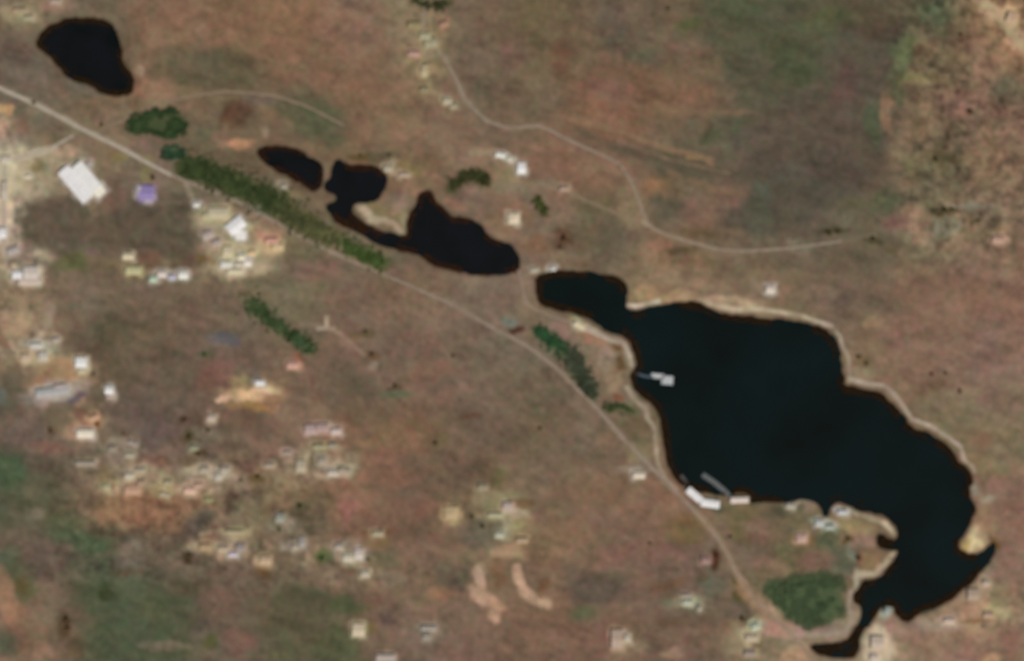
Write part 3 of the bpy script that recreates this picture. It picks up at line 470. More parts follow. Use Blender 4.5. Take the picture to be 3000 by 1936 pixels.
def land_colour(x, y):
    col = base_col(x, y)
    wx = x+fbm(x, y, 50, 21, 4)*26; wy = y+fbm(x, y, 50, 22, 4)*22
    for poly, hx, st, soft in FIELDS:
        P = np.array(poly); b = (x > P[:, 0].min()-80) & (x < P[:, 0].max()+80) & (y > P[:, 1].min()-80) & (y < P[:, 1].max()+80)
        q = sdist(wx[b], wy[b], poly); k = (st*(1-smooth(-soft, soft, q)))[:, None]; col[b] = col[b]*(1-k)+lin(hx)*k
    for cx, cy, rx, ry, hx, st in RUBBLE:
        b = (abs(x-cx) < rx*1.6) & (abs(y-cy) < ry*1.6)
        q = np.hypot((wx[b]-cx)/rx, (wy[b]-cy)/ry); f = 1-smooth(.45, 1.25, q); xb, yb = x[b], y[b]
        n = fbm(xb, yb, 24, 301, 2); n2 = fbm(xb, yb, 15, 302, 2)
        k = (st*f*(.4+.6*smooth(-.35, .35, n)))[:, None]; c = lin(hx)*(1+.45*n2)[:, None]*np.stack([1+.08*n, 1+0*n, 1-.1*n2], -1)
        col[b] = col[b]*(1-k)+c*k; k = (f*.35*smooth(.15, .5, -n2))[:, None]; col[b] = col[b]*(1-k)+lin('4e4030')*k
    for (cx, cy, rx, ry, an, hx, st) in PATCH:
        R = max(rx, ry)*1.5+12
        b = (abs(x-cx) < R) & (abs(y-cy) < R)
        if not b.any(): continue
        a = math.radians(an); dx = wx[b]-cx; dy = wy[b]-cy
        u = (dx*math.cos(a)+dy*math.sin(a))/rx; v = (-dx*math.sin(a)+dy*math.cos(a))/ry
        q = (np.abs(u)**2.6+np.abs(v)**2.6)**(1/2.6)
        k = (st*(1-smooth(.5, 1.4, q)))[:, None]
        col[b] = col[b]*(1-k)+lin(hx)*k
    # mottling of soil: brightness and hue at several sizes
    rough = 1+1.6*smooth(2560, 2720, x)*(1-smooth(560, 900, y))+.9*smooth(60, 260, x)*(1-smooth(850, 1100, x))*smooth(1250, 1350, y)*(1-smooth(1650, 1750, y))
    plain = smooth(900, 1100, x)*(1-smooth(1700, 1900, x))*smooth(900, 1000, y)*(1-smooth(1450, 1600, y))
    l = fbm(x, y, 60, 31)*.13+fbm(x, y, 26, 32, 2, ang=20, ax=1.6)*.17*rough+fbm(x, y, 15, 35, 2)*.17*rough+fbm(x, y, 8.5, 40, 1)*.075*rough
    l = l+fbm(x, y, 17, 37, 2, ang=38, ax=5)*.12*plain+fbm(x, y, 22, 38, 2, ang=17, ax=4.5)*.14*(1-plain)
    hr = fbm(x, y, 75, 33)*.05+fbm(x, y, 28, 36, 2)*.07; hb = fbm(x, y, 85, 34)*.08+fbm(x, y, 30, 39, 2)*.06
    col = col*(1+l)[..., None]*np.stack([1+hr, 1-hr*.6, 1+hb-hr*.3], -1)
    for pts, wd, hx, st in STROKE:
        k = (st*np.clip(.8+.75*fbm(x, y, 26, 88, 3), .15, 1)*curve_w(x, y, pts, wd))[..., None]; col = col*(1-k)+lin(hx)*(1+.2*fbm(x, y, 18, 89, 2))[..., None]*k
    # soft halos of roof colour painted into the yards round the buildings, and the leaf litter and undergrowth of the woods
    for r in BUILDINGS:
        cx, cy, bw, bl, an, hx = r[:6]; R = max(bw, bl)/S*1.1+14; b = (abs(x-cx) < R) & (abs(y-cy) < R)
        if not b.any(): continue
        a = math.radians(an); dx = x[b]-cx+fbm(x[b], y[b], 18, 91, 2)*9; dy = y[b]-cy+fbm(x[b], y[b], 18, 92, 2)*9
        u = np.abs(dx*math.cos(a)-dy*math.sin(a))-bw/2/S; v = np.abs(dx*math.sin(a)+dy*math.cos(a))-bl/2/S
        q = np.hypot(np.maximum(u, 0), np.maximum(v, 0)); k = (.5*(1-smooth(0, 15, q)))[:, None]
        col[b] = col[b]*(1-k)+np.minimum(lin(hx), .5)*np.array([.95, .9, .84])*k
    for row in WOODS:
        sp = row[1]; hx = row[3]; P = np.array(sp[1]); b = (x > P[:, 0].min()-60) & (x < P[:, 0].max()+60) & (y > P[:, 1].min()-60) & (y < P[:, 1].max()+60)
        xb, yb = x[b], y[b]
        if sp[0] == 'poly': q = sdist(xb, yb, sp[1])
        else: q = seg_dist(xb, yb, sp[1])-(sp[2][0]+sp[2][1])/2*.62
        k = (.85*(1-smooth(-14, 12, q+fbm(xb, yb, 40, 95, 3)*14)))[:, None]; col[b] = col[b]*(1-k)+lin(hx)*k
    return col
# ------------------------------------------------------------------ ground sheet
def axis(a, b, step):
    mid = np.arange(a, b+.1, step); out = []; s = step; p = 0
    while p < 14000: s *= 1.35; p += s; out.append(p)
    out = np.array(out); return np.concatenate([a-out[::-1], mid, mid[-1]+out])
AX = axis(-60, 3060, 4.0); AY = axis(-60, 1996, 4.0)
XX, YY = np.meshgrid(AX, AY)
SDW = water_sd(XX, YY)
far = smooth(0, 3000, np.maximum(np.maximum(-XX, XX-3000), np.maximum(-YY, YY-1936)))
hills = smooth(2560, 2760, XX)*(1-smooth(600, 850, YY))
HT = 2+fbm(XX, YY, 500, 41)*5+fbm(XX, YY, 120, 42)*2.2+fbm(XX, YY, 40, 43, 3)*(.5+1.5*hills)+fbm(XX, YY, 16, 44, 1)*.25+far*fbm(XX, YY, 3500, 45)*30
shore = smooth(0, 60, SDW)
HT = np.where(SDW > 0, WLEVEL+.15+SDW*.05*(1-shore)+shore*(HT-WLEVEL), WLEVEL-np.minimum(-SDW*.15, 4))
col = land_colour(XX.ravel(), YY.ravel()).reshape(XX.shape+(3,))
kb = (smooth(1, -4, SDW))[..., None]; col = col*(1-kb)+lin('2c2414')*kb
wet = ((1-smooth(2, 9, SDW))*.55)[..., None]; col = np.where((SDW > 0)[..., None], col*(1-wet)+lin('5a4a38')*wet, col)
col = col*np.array([1.0, .965, .90])*(1-hills[..., None]*np.array([.09, .02, .05]))
col = .105*(np.maximum(col, .002)/.105)**1.12
col = .965*(col*.87+.13*(col@np.array([.3, .6, .1]))[..., None]*np.array([1.12, .98, .80]))
col = np.clip(col/K, .004, .85)
def height(x, y):
    i = np.clip(np.searchsorted(AX, x)-1, 0, len(AX)-2); j = np.clip(np.searchsorted(AY, y)-1, 0, len(AY)-2)
    fx = (x-AX[i])/(AX[i+1]-AX[i]); fy = (y-AY[j])/(AY[j+1]-AY[j])
    return HT[j, i]*(1-fx)*(1-fy)+HT[j, i+1]*fx*(1-fy)+HT[j+1, i]*(1-fx)*fy+HT[j+1, i+1]*fx*fy
ny, nx = XX.shape
V = np.stack([(XX.ravel()-1500)*S, (968-YY.ravel())*S, HT.ravel()], -1)
I = np.arange(nx*ny).reshape(ny, nx)
F = np.stack([I[:-1, :-1], I[1:, :-1], I[1:, 1:], I[:-1, 1:]], -1).reshape(-1, 4)
gm = bpy.data.materials.new('soil_and_grass'); gm.use_nodes = True; t = gm.node_tree; b = t.nodes['Principled BSDF']
b.inputs['Roughness'].default_value = .95; b.inputs['Specular IOR Level'].default_value = .1
at = t.nodes.new('ShaderNodeAttribute'); at.attribute_name = 'soil'
tc = t.nodes.new('ShaderNodeTexCoord')
def tn(scale, det, rough=.6):
    n = t.nodes.new('ShaderNodeTexNoise'); n.inputs['Scale'].default_value = scale; n.inputs['Detail'].default_value = det; n.inputs['Roughness'].default_value = rough
    t.links.new(tc.outputs['Object'], n.inputs['Vector']); return n
n1 = tn(.07, 6, .7); n2 = tn(.9, 4); n3 = tn(.035, 5)
mr = t.nodes.new('ShaderNodeMapRange'); mr.inputs['From Min'].default_value = .25; mr.inputs['From Max'].default_value = .75; mr.inputs['To Min'].default_value = .84; mr.inputs['To Max'].default_value = 1.16
t.links.new(n1.outputs[0], mr.inputs[0])
m1 = t.nodes.new('ShaderNodeMix'); m1.data_type = 'RGBA'; m1.blend_type = 'MULTIPLY'; m1.inputs[0].default_value = 1
t.links.new(at.outputs['Color'], m1.inputs[6]); t.links.new(mr.outputs[0], m1.inputs[7])
hs = t.nodes.new('ShaderNodeValToRGB'); hs.color_ramp.elements[0].position = .35; hs.color_ramp.elements[1].position = .65
hs.color_ramp.elements[0].color = (.92, 1.03, .95, 1); hs.color_ramp.elements[1].color = (1.06, .98, 1.02, 1)
t.links.new(n3.outputs[0], hs.inputs[0])
m2 = t.nodes.new('ShaderNodeMix'); m2.data_type = 'RGBA'; m2.blend_type = 'MULTIPLY'; m2.inputs[0].default_value = 1
t.links.new(m1.outputs[2], m2.inputs[6]); t.links.new(hs.outputs[0], m2.inputs[7]); t.links.new(m2.outputs[2], b.inputs['Base Color'])
bp = t.nodes.new('ShaderNodeBump'); bp.inputs['Strength'].default_value = .5; bp.inputs['Distance'].default_value = .5
t.links.new(n2.outputs[0], bp.inputs['Height']); t.links.new(bp.outputs[0], b.inputs['Normal'])
ground = np_mesh('ground', V, F, gm, smooth=True); tag(ground, kind='structure')
a = ground.data.color_attributes.new('soil', 'FLOAT_COLOR', 'POINT')
a.data.foreach_set('color', np.concatenate([col.reshape(-1, 3), np.ones((nx*ny, 1))], 1).astype(np.float32).ravel())

# ------------------------------------------------------------------ water sheets
wm = mat('dark_lake_water', (.0040, .0058, .0022), rough=.1, var=.25, scale=.0035, spec=.32, col2=(.0036, .0088, .0072))
wm2 = mat('peaty_pond_water', (.0045, .0052, .0012), rough=.12, var=.3, scale=.010, spec=.4, col2=(.0070, .0060, .0060))
for k, p in WATERS.items():
    P = np.array(p); m = 14
    xs = np.arange(P[:, 0].min()-m, P[:, 0].max()+m, 6.0); ys = np.arange(P[:, 1].min()-m, P[:, 1].max()+m, 6.0)
    gx, gy = np.meshgrid(xs, ys); s = sdist(gx.ravel(), gy.ravel(), p).reshape(gx.shape)
    cell = (s[:-1, :-1] < 10) & (s[1:, :-1] < 10) & (s[1:, 1:] < 10) & (s[:-1, 1:] < 10)
    J = np.arange(gx.size).reshape(gx.shape)
    f = np.stack([J[:-1, :-1], J[1:, :-1], J[1:, 1:], J[:-1, 1:]], -1)[cell]
    used, inv = np.unique(f, return_inverse=True); f = inv.reshape(f.shape)
    v = np.stack([(gx.ravel()[used]-1500)*S, (968-gy.ravel()[used])*S, np.full(len(used), WLEVEL)], -1)
    o = np_mesh('lake_water' if k == 'lake' else 'pond_water', v, f, wm if k == 'lake' else wm2); tag(o, kind='structure')

# ------------------------------------------------------------------ roads and tracks
def resample(p, step):
    p = np.array(p, float); L = np.r_[0, np.cumsum(np.hypot(*np.diff(p, axis=0).T))]; n = max(2, int(L[-1]/step)+1)
    t = np.linspace(0, L[-1], n); return np.stack([np.interp(t, L, p[:, 0]), np.interp(t, L, p[:, 1])], -1)
def strip(name, pts, width, m, lift=.35, skirt=1.0, smooth_n=2):
    p = resample(chaikin(list(pts), smooth_n, False), 4); T = np.gradient(p, axis=0); T /= np.linalg.norm(T, axis=1)[:, None]+1e-9
    N = np.stack([-T[:, 1], T[:, 0]], -1); h = width/2/S
    z0 = np.max([height(*(p+N*q*h).T) for q in (-1, 0, 1)], axis=0)
    k = np.ones(5)/5; z0 = np.convolve(np.pad(z0, 2, 'edge'), k, 'valid'); rows = []
    for q, dz in ((-1.15, -skirt), (-1, 0), (-.33, .05), (.33, .05), (1, 0), (1.15, -skirt)):
        e = p+N*q*h; rows.append(np.stack([(e[:, 0]-1500)*S, (968-e[:, 1])*S, np.maximum(z0, WLEVEL+.4)+lift+dz], -1))
    R = np.stack(rows, 1); n = len(p); J = np.arange(n*6).reshape(n, 6)
    f = np.stack([J[:-1, :-1], J[:-1, 1:], J[1:, 1:], J[1:, :-1]], -1).reshape(-1, 4)
    o = np_mesh(name, R.reshape(-1, 3), f, m); return tag(o, kind='structure')
asph = mat('worn_pale_asphalt', alb('a39684'), var=.12, scale=.05, rough=.9)
dirt = mat('compacted_dirt', alb('8c7c6a'), var=.14, scale=.06, rough=.95)
dirt2 = mat('faint_dirt_track', alb('84705c'), var=.14, scale=.06, rough=.95)
paint = mat('road_paint', (.6, .6, .58), var=.1)
MAIN = D([(-40,188),(0,207),(60,233),(100,252),(200,306),(280,344),(340,378),(400,409),(480,440),(560,474),(640,516),(720,562),(800,600),(880,634),(980,676),(1070,718),(1150,765),(1220,800),(1290,850),(1350,910),(1400,960),(1450,1020),(1500,1070),(1560,1130),(1620,1190),(1680,1260),(1720,1340),(1765,1400),(1830,1462),(1885,1520),(1930,1600)])
strip('main_road', MAIN[:8], 10, asph)
strip('main_road', MAIN[7:], 7.5, mat('dusty_brown_asphalt', alb('86735f'), var=.14, scale=.03, rough=.9))
strip('road_marking', MAIN, .5, paint, lift=.44, skirt=.05)
strip('dirt_track', D([(1000,-20),(985,40),(988,80),(1010,110),(1035,135),(1060,180),(1085,235),(1130,280),(1175,298),(1230,296),(1262,294),(1320,325),(1400,360),(1450,385),(1475,430),(1500,505),(1520,535),(1600,562),(1700,588),(1850,578),(1960,562)]), 6, dirt)
strip('dirt_track', D([(265,290),(330,262),(400,232),(520,212),(640,222),(720,250),(800,292)]), 5, dirt2)
strip('dirt_track', D([(1150,425),(1200,430),(1280,432),(1400,482),(1512,532)]), 4, dirt2)
strip('dirt_track', [(1517,790),(1530,830),(1535,875),(1560,905),(1640,935),(1700,950),(1745,975),(1790,990),(1828,1010),(1845,1060)], 5, dirt)
strip('access_road', [(0,478),(60,462),(140,440),(175,420),(215,398)], 7, asph)
strip('access_road', [(12,450),(14,520),(10,600),(14,680),(10,750)], 8, asph)

# ------------------------------------------------------------------ woods and scrub
def ico(sub):
    bm = bmesh.new(); bmesh.ops.create_icosphere(bm, subdivisions=sub, radius=1)
    v = np.array([q.co[:] for q in bm.verts]); f = np.array([[q.index for q in g.verts] for g in bm.faces]); bm.free(); return v, f
I1, I2 = ico(1), ico(2)
def lumpy(base, seed, amp):
    v, f = base; r = np.random.default_rng(seed); dirs = r.normal(size=(9, 3)); dirs /= np.linalg.norm(dirs, axis=1)[:, None]
    b = np.max(np.clip(v@dirs.T, 0, 1)**5, axis=1); v = v*(1-amp+amp*1.5*b+r.normal(size=len(v))*.06)[:, None]
    v[:, 2] *= .8; return v, f
def leafy(seed, n=90):
    """crown as small leaf-clump faces spread through an uneven volume"""
    r = np.random.default_rng(seed); v = []; f = []
    lobes = r.normal(size=(6, 3))*[.42, .42, .25]
    for i in range(n):
        L = lobes[r.integers(6)]; d_ = r.normal(size=3); d_ /= np.linalg.norm(d_); c = L+d_*(.45+.2*r.random()); c[2] *= .85
        u = np.cross(d_, r.normal(size=3)); u /= np.linalg.norm(u); w_ = np.cross(d_, u); s = .13+.12*r.random()
        k = len(v); v += [c-u*s, c+w_*s*.8, c+u*s, c-w_*s*.8]; f.append((k, k+1, k+2, k+3))
    return np.array(v), np.array(f)
PROT = [lumpy(I2, s, .45) for s in range(5)]; PROT1 = [lumpy(I1, s+20, .35) for s in range(4)]; REED = [leafy(s+40, 54) for s in range(5)]
def scatter(name, pts, rad, protos, m, zfac=.9, zfix=None):
    """many crowns of one uncountable mass as one mesh"""
    Vs = []; Fs = []; n = 0; pts = np.asarray(pts); zz = height(pts[:, 0], pts[:, 1])
    for i, (x, y) in enumerate(pts):
        v, f = protos[i % len(protos)]; a = random.random()*6.28; c, s = math.cos(a), math.sin(a); R = rad[i]
        vv = np.stack([(v[:, 0]*c-v[:, 1]*s)*R, (v[:, 0]*s+v[:, 1]*c)*R, v[:, 2]*R*zfac+R*.75], -1)+[(x-1500)*S, (968-y)*S, zz[i] if zfix is None else zfix]
        Vs.append(vv); Fs.append(f+n); n += len(v)
    return np_mesh(name, np.concatenate(Vs), np.concatenate(Fs), m)
def foliage(name, h, h2=None, var=.3, scale=.09):
    m = mat(name, alb(h), rough=.9, var=var, scale=scale, spec=.1, col2=alb(h2) if h2 else None); return m
def poly_pts(poly, n, gap=0):
    P = np.array(poly); out = []
    while len(out) < n:
        q = rng.uniform(P.min(0)-5, P.max(0)+5, (n*4, 2)); s = sdist(q[:, 0], q[:, 1], poly)+fbm(q[:, 0], q[:, 1], 40, 95, 3)*14
        q = q[(s < 2+rng.normal(size=len(s))*4)]; dn = fbm(q[:, 0], q[:, 1], 34, 62, 3); q = q[dn > -.22]; out += list(q)
    return np.array(out[:n])
def band_pts(pts, wd, n):
    p = resample(pts, 2); out = []
    while len(out) < n:
        i = rng.integers(len(p)); f_ = i/len(p); ww = wd[0]*(1-f_)+wd[1]*f_
        q = p[i]+rng.normal(size=2)*ww*.40
        if fbm(np.array([q[0]]), np.array([q[1]]), 20, 63, 2)[0] > -.5: out.append(q)
    return np.array(out)
def wood(label, spec, h, h2, rmin=2.6, rmax=4.8):
    pts = poly_pts(spec[1], int(spec[2]*1.5)) if spec[0] == 'poly' else band_pts(spec[1], spec[2], int(spec[3]*1.5))
    sdq = water_sd(pts[:, 0], pts[:, 1]); pts = pts[sdq > 4]
    r = rng.uniform(rmin, rmax, len(pts)); o = scatter('woodland', pts, r, PROT, foliage('wood_foliage_'+h, h, h2, scale=.03))
    return tag(o, label, 'woodland', kind='stuff')
for row in WOODS: wood(*row)
# scrub: little bushes thickened by noise over the dry land
q = rng.uniform((-30, -30), (3030, 1966), (26000, 2))
dn = fbm(q[:, 0], q[:, 1], 34, 71, 3)+.5*smooth(2560, 2720, q[:, 0])*(1-smooth(600, 800, q[:, 1])); q = q[(dn > .28)]
q = q[water_sd(q[:, 0], q[:, 1]) > 12]; md = seg_dist(q[:, 0], q[:, 1], MAIN); q = q[md > 14][:5200]
o = scatter('scrub', q, rng.uniform(.9, 2.3, len(q)), PROT1, foliage('scrub_foliage', '5a5238', '6c5c42'), .7)
tag(o, 'low brown green scrub scattered over the dry land', 'scrub', kind='stuff')
# reeds along the water's edge
def reeds(label, poly, n, rng_sd, h, h2, seed):
    P = np.array(poly); out = []
    while len(out) < n:
        q = rng.uniform(P.min(0), P.max(0), (6000, 2)); s = water_sd(q[:, 0], q[:, 1])
        k = (s < -1) & (s > -rng_sd) & (fbm(q[:, 0], q[:, 1], 60, seed, 2) > -.15); out += list(q[k])
    pts = np.array(out[:n]); return tag(scatter('reeds', pts, rng.uniform(2.2, 4.4, len(pts)), REED, foliage('reed_'+h, h, h2), .5, WLEVEL-.9), label, 'reeds', kind='stuff')
reeds('brown reed fringe along the shore of the big lake', WATERS['lake'], 5600, 19, '2a1d0c', '40290e', 81)
reeds('dark reed fringe around the north western pond', WATERS['north_west_pond'], 900, 16, '2e240e', '40290f', 82)
reeds('dark reeds edging the winding pond', WATERS['winding_pond'], 1500, 16, '3a220e', '442a14', 83)
reeds('dark reeds edging the small pond', WATERS['small_pond'], 380, 14, '3a200c', '442814', 84)

# ------------------------------------------------------------------ single trees
bark = mat('bark', (.07, .05, .035), var=.3, scale=1.5)
def tube(P, R, n=6):
    V_ = []; F_ = []
    for i, (p, r) in enumerate(zip(P, R)):
        for k in range(n): V_.append((p[0]+r*math.cos(6.283*k/n), p[1]+r*math.sin(6.283*k/n), p[2]))
    for i in range(len(P)-1):
        for k in range(n): F_.append((i*n+k, i*n+(k+1) % n, (i+1)*n+(k+1) % n, (i+1)*n+k))
    F_.append(tuple(range((len(P)-1)*n, len(P)*n))); return V_, F_
def tree_protos(h, h2, seed):
    v, f = tube([(0,0,-1),(0,0,0),(.3,.1,2.5),(.2,.3,4.5),(.4,.2,6.5)], [.55,.5,.38,.28,.12]); v = list(v); f = list(f)
    for k in range(5):
        a = k*1.26+seed; t_, g_ = tube([(.25,.15,2.4+k*.5),(1.6*math.cos(a),1.6*math.sin(a),4.4+k*.3),(3*math.cos(a),3*math.sin(a),6+k*.2)], [.22,.14,.05], 5)
        o_ = len(v); v += t_; f += [tuple(i+o_ for i in q_) for q_ in g_]
    tm = bpy.data.meshes.new('trunk'); tm.from_pydata(v, [], f); tm.materials.append(bark)
    a_, b_ = lumpy(I2, 100+seed, .5); a_ = a_*2.7+[0, 0, 6]
    c_, d_ = leafy(200+seed, 420); c_ = c_*4.3+[0, 0, 6.2]
    vv = [tuple(x_) for x_ in a_]+[tuple(x_) for x_ in c_]; ff = [tuple(int(i) for i in x_) for x_ in b_]+[tuple(int(i)+len(a_) for i in x_) for x_ in d_]
    cm = bpy.data.meshes.new('crown'); cm.from_pydata(vv, [], ff); cm.materials.append(foliage('crown_'+h, h, h2)); return tm, cm
TP = {'dark': tree_protos('4e4728', '605634', 1), 'green': tree_protos('46602a', '5c763c', 2), 'brown': tree_protos('5c422c', '705438', 3), 'olive': tree_protos('665c38', '766a46', 4)}
def tree(x, y, kind, sc, label, group='lone trees and bushes on the dry land'):
    X, Y = W(x, y); z = float(height(np.array([x]), np.array([y]))[0])
    e = bpy.data.objects.new('tree', None); C.objects.link(e); e.location = (X, Y, z); e.scale = (sc*.72, sc*.72, sc*.5); e.rotation_euler.z = random.random()*6.28
    tag(e, label, 'tree', group)
    for n_, me in zip(('trunk', 'crown'), TP[kind]):
        o = bpy.data.objects.new(n_, me); C.objects.link(o); o.parent = e
for row in [
(450,520,'dark',2.3,'dark round tree just north east of the violet roofed building'),
(554,1625,'dark',2.0,'dark tree at the west end of the southern row of pale houses'),
(196,1815,'brown',2.6,'large dark brown tree near the bottom left corner, upper of two'),
(200,1838,'brown',2.2,'dark brown tree near the bottom left corner, lower of two'),
(880,1480,'dark',2.2,'dark tree at the north edge of the southern village'),
(1385,1512,'dark',1.9,'dark tree west of the olive farmyard, upper of two'),
(1414,1543,'dark',2.1,'dark tree west of the olive farmyard, lower of two'),
(1081,1640,'olive',1.8,'olive tree touching the east side of the big white southern house'),
(948,1636,'green',2.5,'bright green tree west of the big white southern house'),
(820,1551,'dark',1.6,'small dark tree amid the grey houses of the southern village'),
(2103,1628,'brown',2.0,'dark rust brown tree right beside the main road bend'),
(2141,1571,'olive',1.8,'olive tree east of the main road above its bend'),
(2176,1810,'dark',2.3,'dark tree between the main road and the bottom edge houses'),
(1141,456,'olive',1.9,'olive tree above the small pale house by the winding pond'),
(1058,457,'olive',2.0,'olive tree above the north shore of the winding pond'),
(758,1396,'dark',2.0,'dark tree at the left end of the central hamlet'),
(556,1282,'dark',2.2,'dark tree south east of the little grey square house'),
(583,1329,'brown',1.7,'dark brown tree alone above the pinkish western hamlet'),
(541,1229,'brown',2.0,'maroon brown tree south west of the sand quarry'),
(611,1262,'dark',1.7,'dark tree ringed by a pale path south of the quarry'),
(151,1262,'brown',2.0,'dark brown tree west of the pinkish white long shed'),
(362,1271,'brown',1.4,'small dark brown tree east of the pinkish white long shed'),
(275,1097,'olive',1.6,'olive tree just south east of the bright white square shed'),
(1160,1131,'dark',1.9,'dark tree alone in the middle of the central plain'),
(1090,1038,'brown',1.9,'brown tree in the plain, next to a pale bare spot'),
(1072,974,'olive',1.8,'olive tree in the plain south of the main road'),
(1278,1300,'olive',2.2,'olive tree in the plain between hamlet and main road'),
(1328,1044,'olive',1.7,'olive tree in the plain near the road curve'),
(1582,1256,'olive',1.9,'olive tree in the plain west of the lake road'),
(2516,1047,'dark',1.9,'dark tree just outside the north east corner of the lake, upper of two'),
(2540,1066,'olive',1.8,'olive tree just outside the north east corner of the lake, lower of two'),
(2812,1146,'brown',1.7,'brown tree on the dry slope east of the lake'),
(2729,1097,'brown',1.6,'brown tree on the slope far above the eastern shore, left of two'),
(2770,1093,'brown',1.4,'brown tree on the slope far above the eastern shore, right of two'),
(2768,614,'dark',2.6,'dark olive tree beneath the pale bank on the right, left of two'),
(2790,617,'dark',2.0,'dark olive tree beneath the pale bank on the right, right of two'),
(2866,646,'olive',1.8,'olive tree below the pale bank near the right edge'),
(2430,683,'dark',2.2,'dark tree in the hedge line above the lake, left of two'),
(2455,680,'dark',2.0,'dark tree in the hedge line above the lake, right of two'),
(2559,701,'dark',2.0,'dark tree east of the hedge line above the lake'),
(2842,328,'brown',2.4,'dark maroon tree in the middle of the rough reddish hills'),
(2815,106,'dark',2.0,'dark tree below the pale track in the top right corner'),
(2741,469,'dark',2.2,'dark olive tree at the lower left of the reddish hills'),
(2488,1578,'olive',2.1,'olive tree beside the pale spit on the south lake peninsula'),
(2515,1634,'brown',1.9,'dark brown tree at the root of the sandy southern spit'),
(287,1243,'brown',1.7,'rusty tree above the right end of the pinkish white shed'),
(1653,700,'brown',2.6,'dark maroon tree south east of the cream square building, upper of two'),
(1645,726,'brown',1.9,'dark maroon tree south east of the cream square building, lower of two'),
(707,1405,'dark',1.6,'small dark tree east of the pinkish western hamlet'),
(1958,27,'olive',1.9,'olive tree near the top edge over the greenish fields'),
(602,1042,'green',2.0,'green bush north of the sand quarry beside bluish ground'),
(1905,1592,'olive',1.5,'olive bush in the plain west of the main road bend'),
(100,302,'olive',1.9,'olive brown tree just north of the main road at the left edge'),
(300,368,'olive',2.0,'olive brown tree between the main road and the oval wood'),
]: tree(*row)

# ------------------------------------------------------------------ buildings
wallm = {'white': mat('white_render', (.62, .6, .56), var=.08), 'tan': mat('tan_render', (.38, .32, .25), var=.1), 'grey': mat('grey_block', (.3, .29, .27), var=.1)}
doorm = mat('steel_door', (.16, .18, .2), var=.1, rough=.5); glass = mat('window_glass', (.03, .04, .05), var=.2, rough=.1, spec=.6); brick = mat('chimney_brick', (.25, .12, .08), var=.2, scale=2)
skym = mat('roof_light_sheet', (.42, .46, .48), var=.08, rough=.4)
def boxv(x0, x1, y0, y1, z0, z1):
    v = [(x0,y0,z0),(x1,y0,z0),(x1,y1,z0),(x0,y1,z0),(x0,y0,z1),(x1,y0,z1),(x1,y1,z1),(x0,y1,z1)]
    return v, [(0,3,2,1),(4,5,6,7),(0,1,5,4),(1,2,6,5),(2,3,7,6),(3,0,4,7)]
def join(parts):
    V_ = []; F_ = []
    for v, f in parts: o_ = len(V_); V_ += list(v); F_ += [tuple(i+o_ for i in q_) for q_ in f]
    return V_, F_
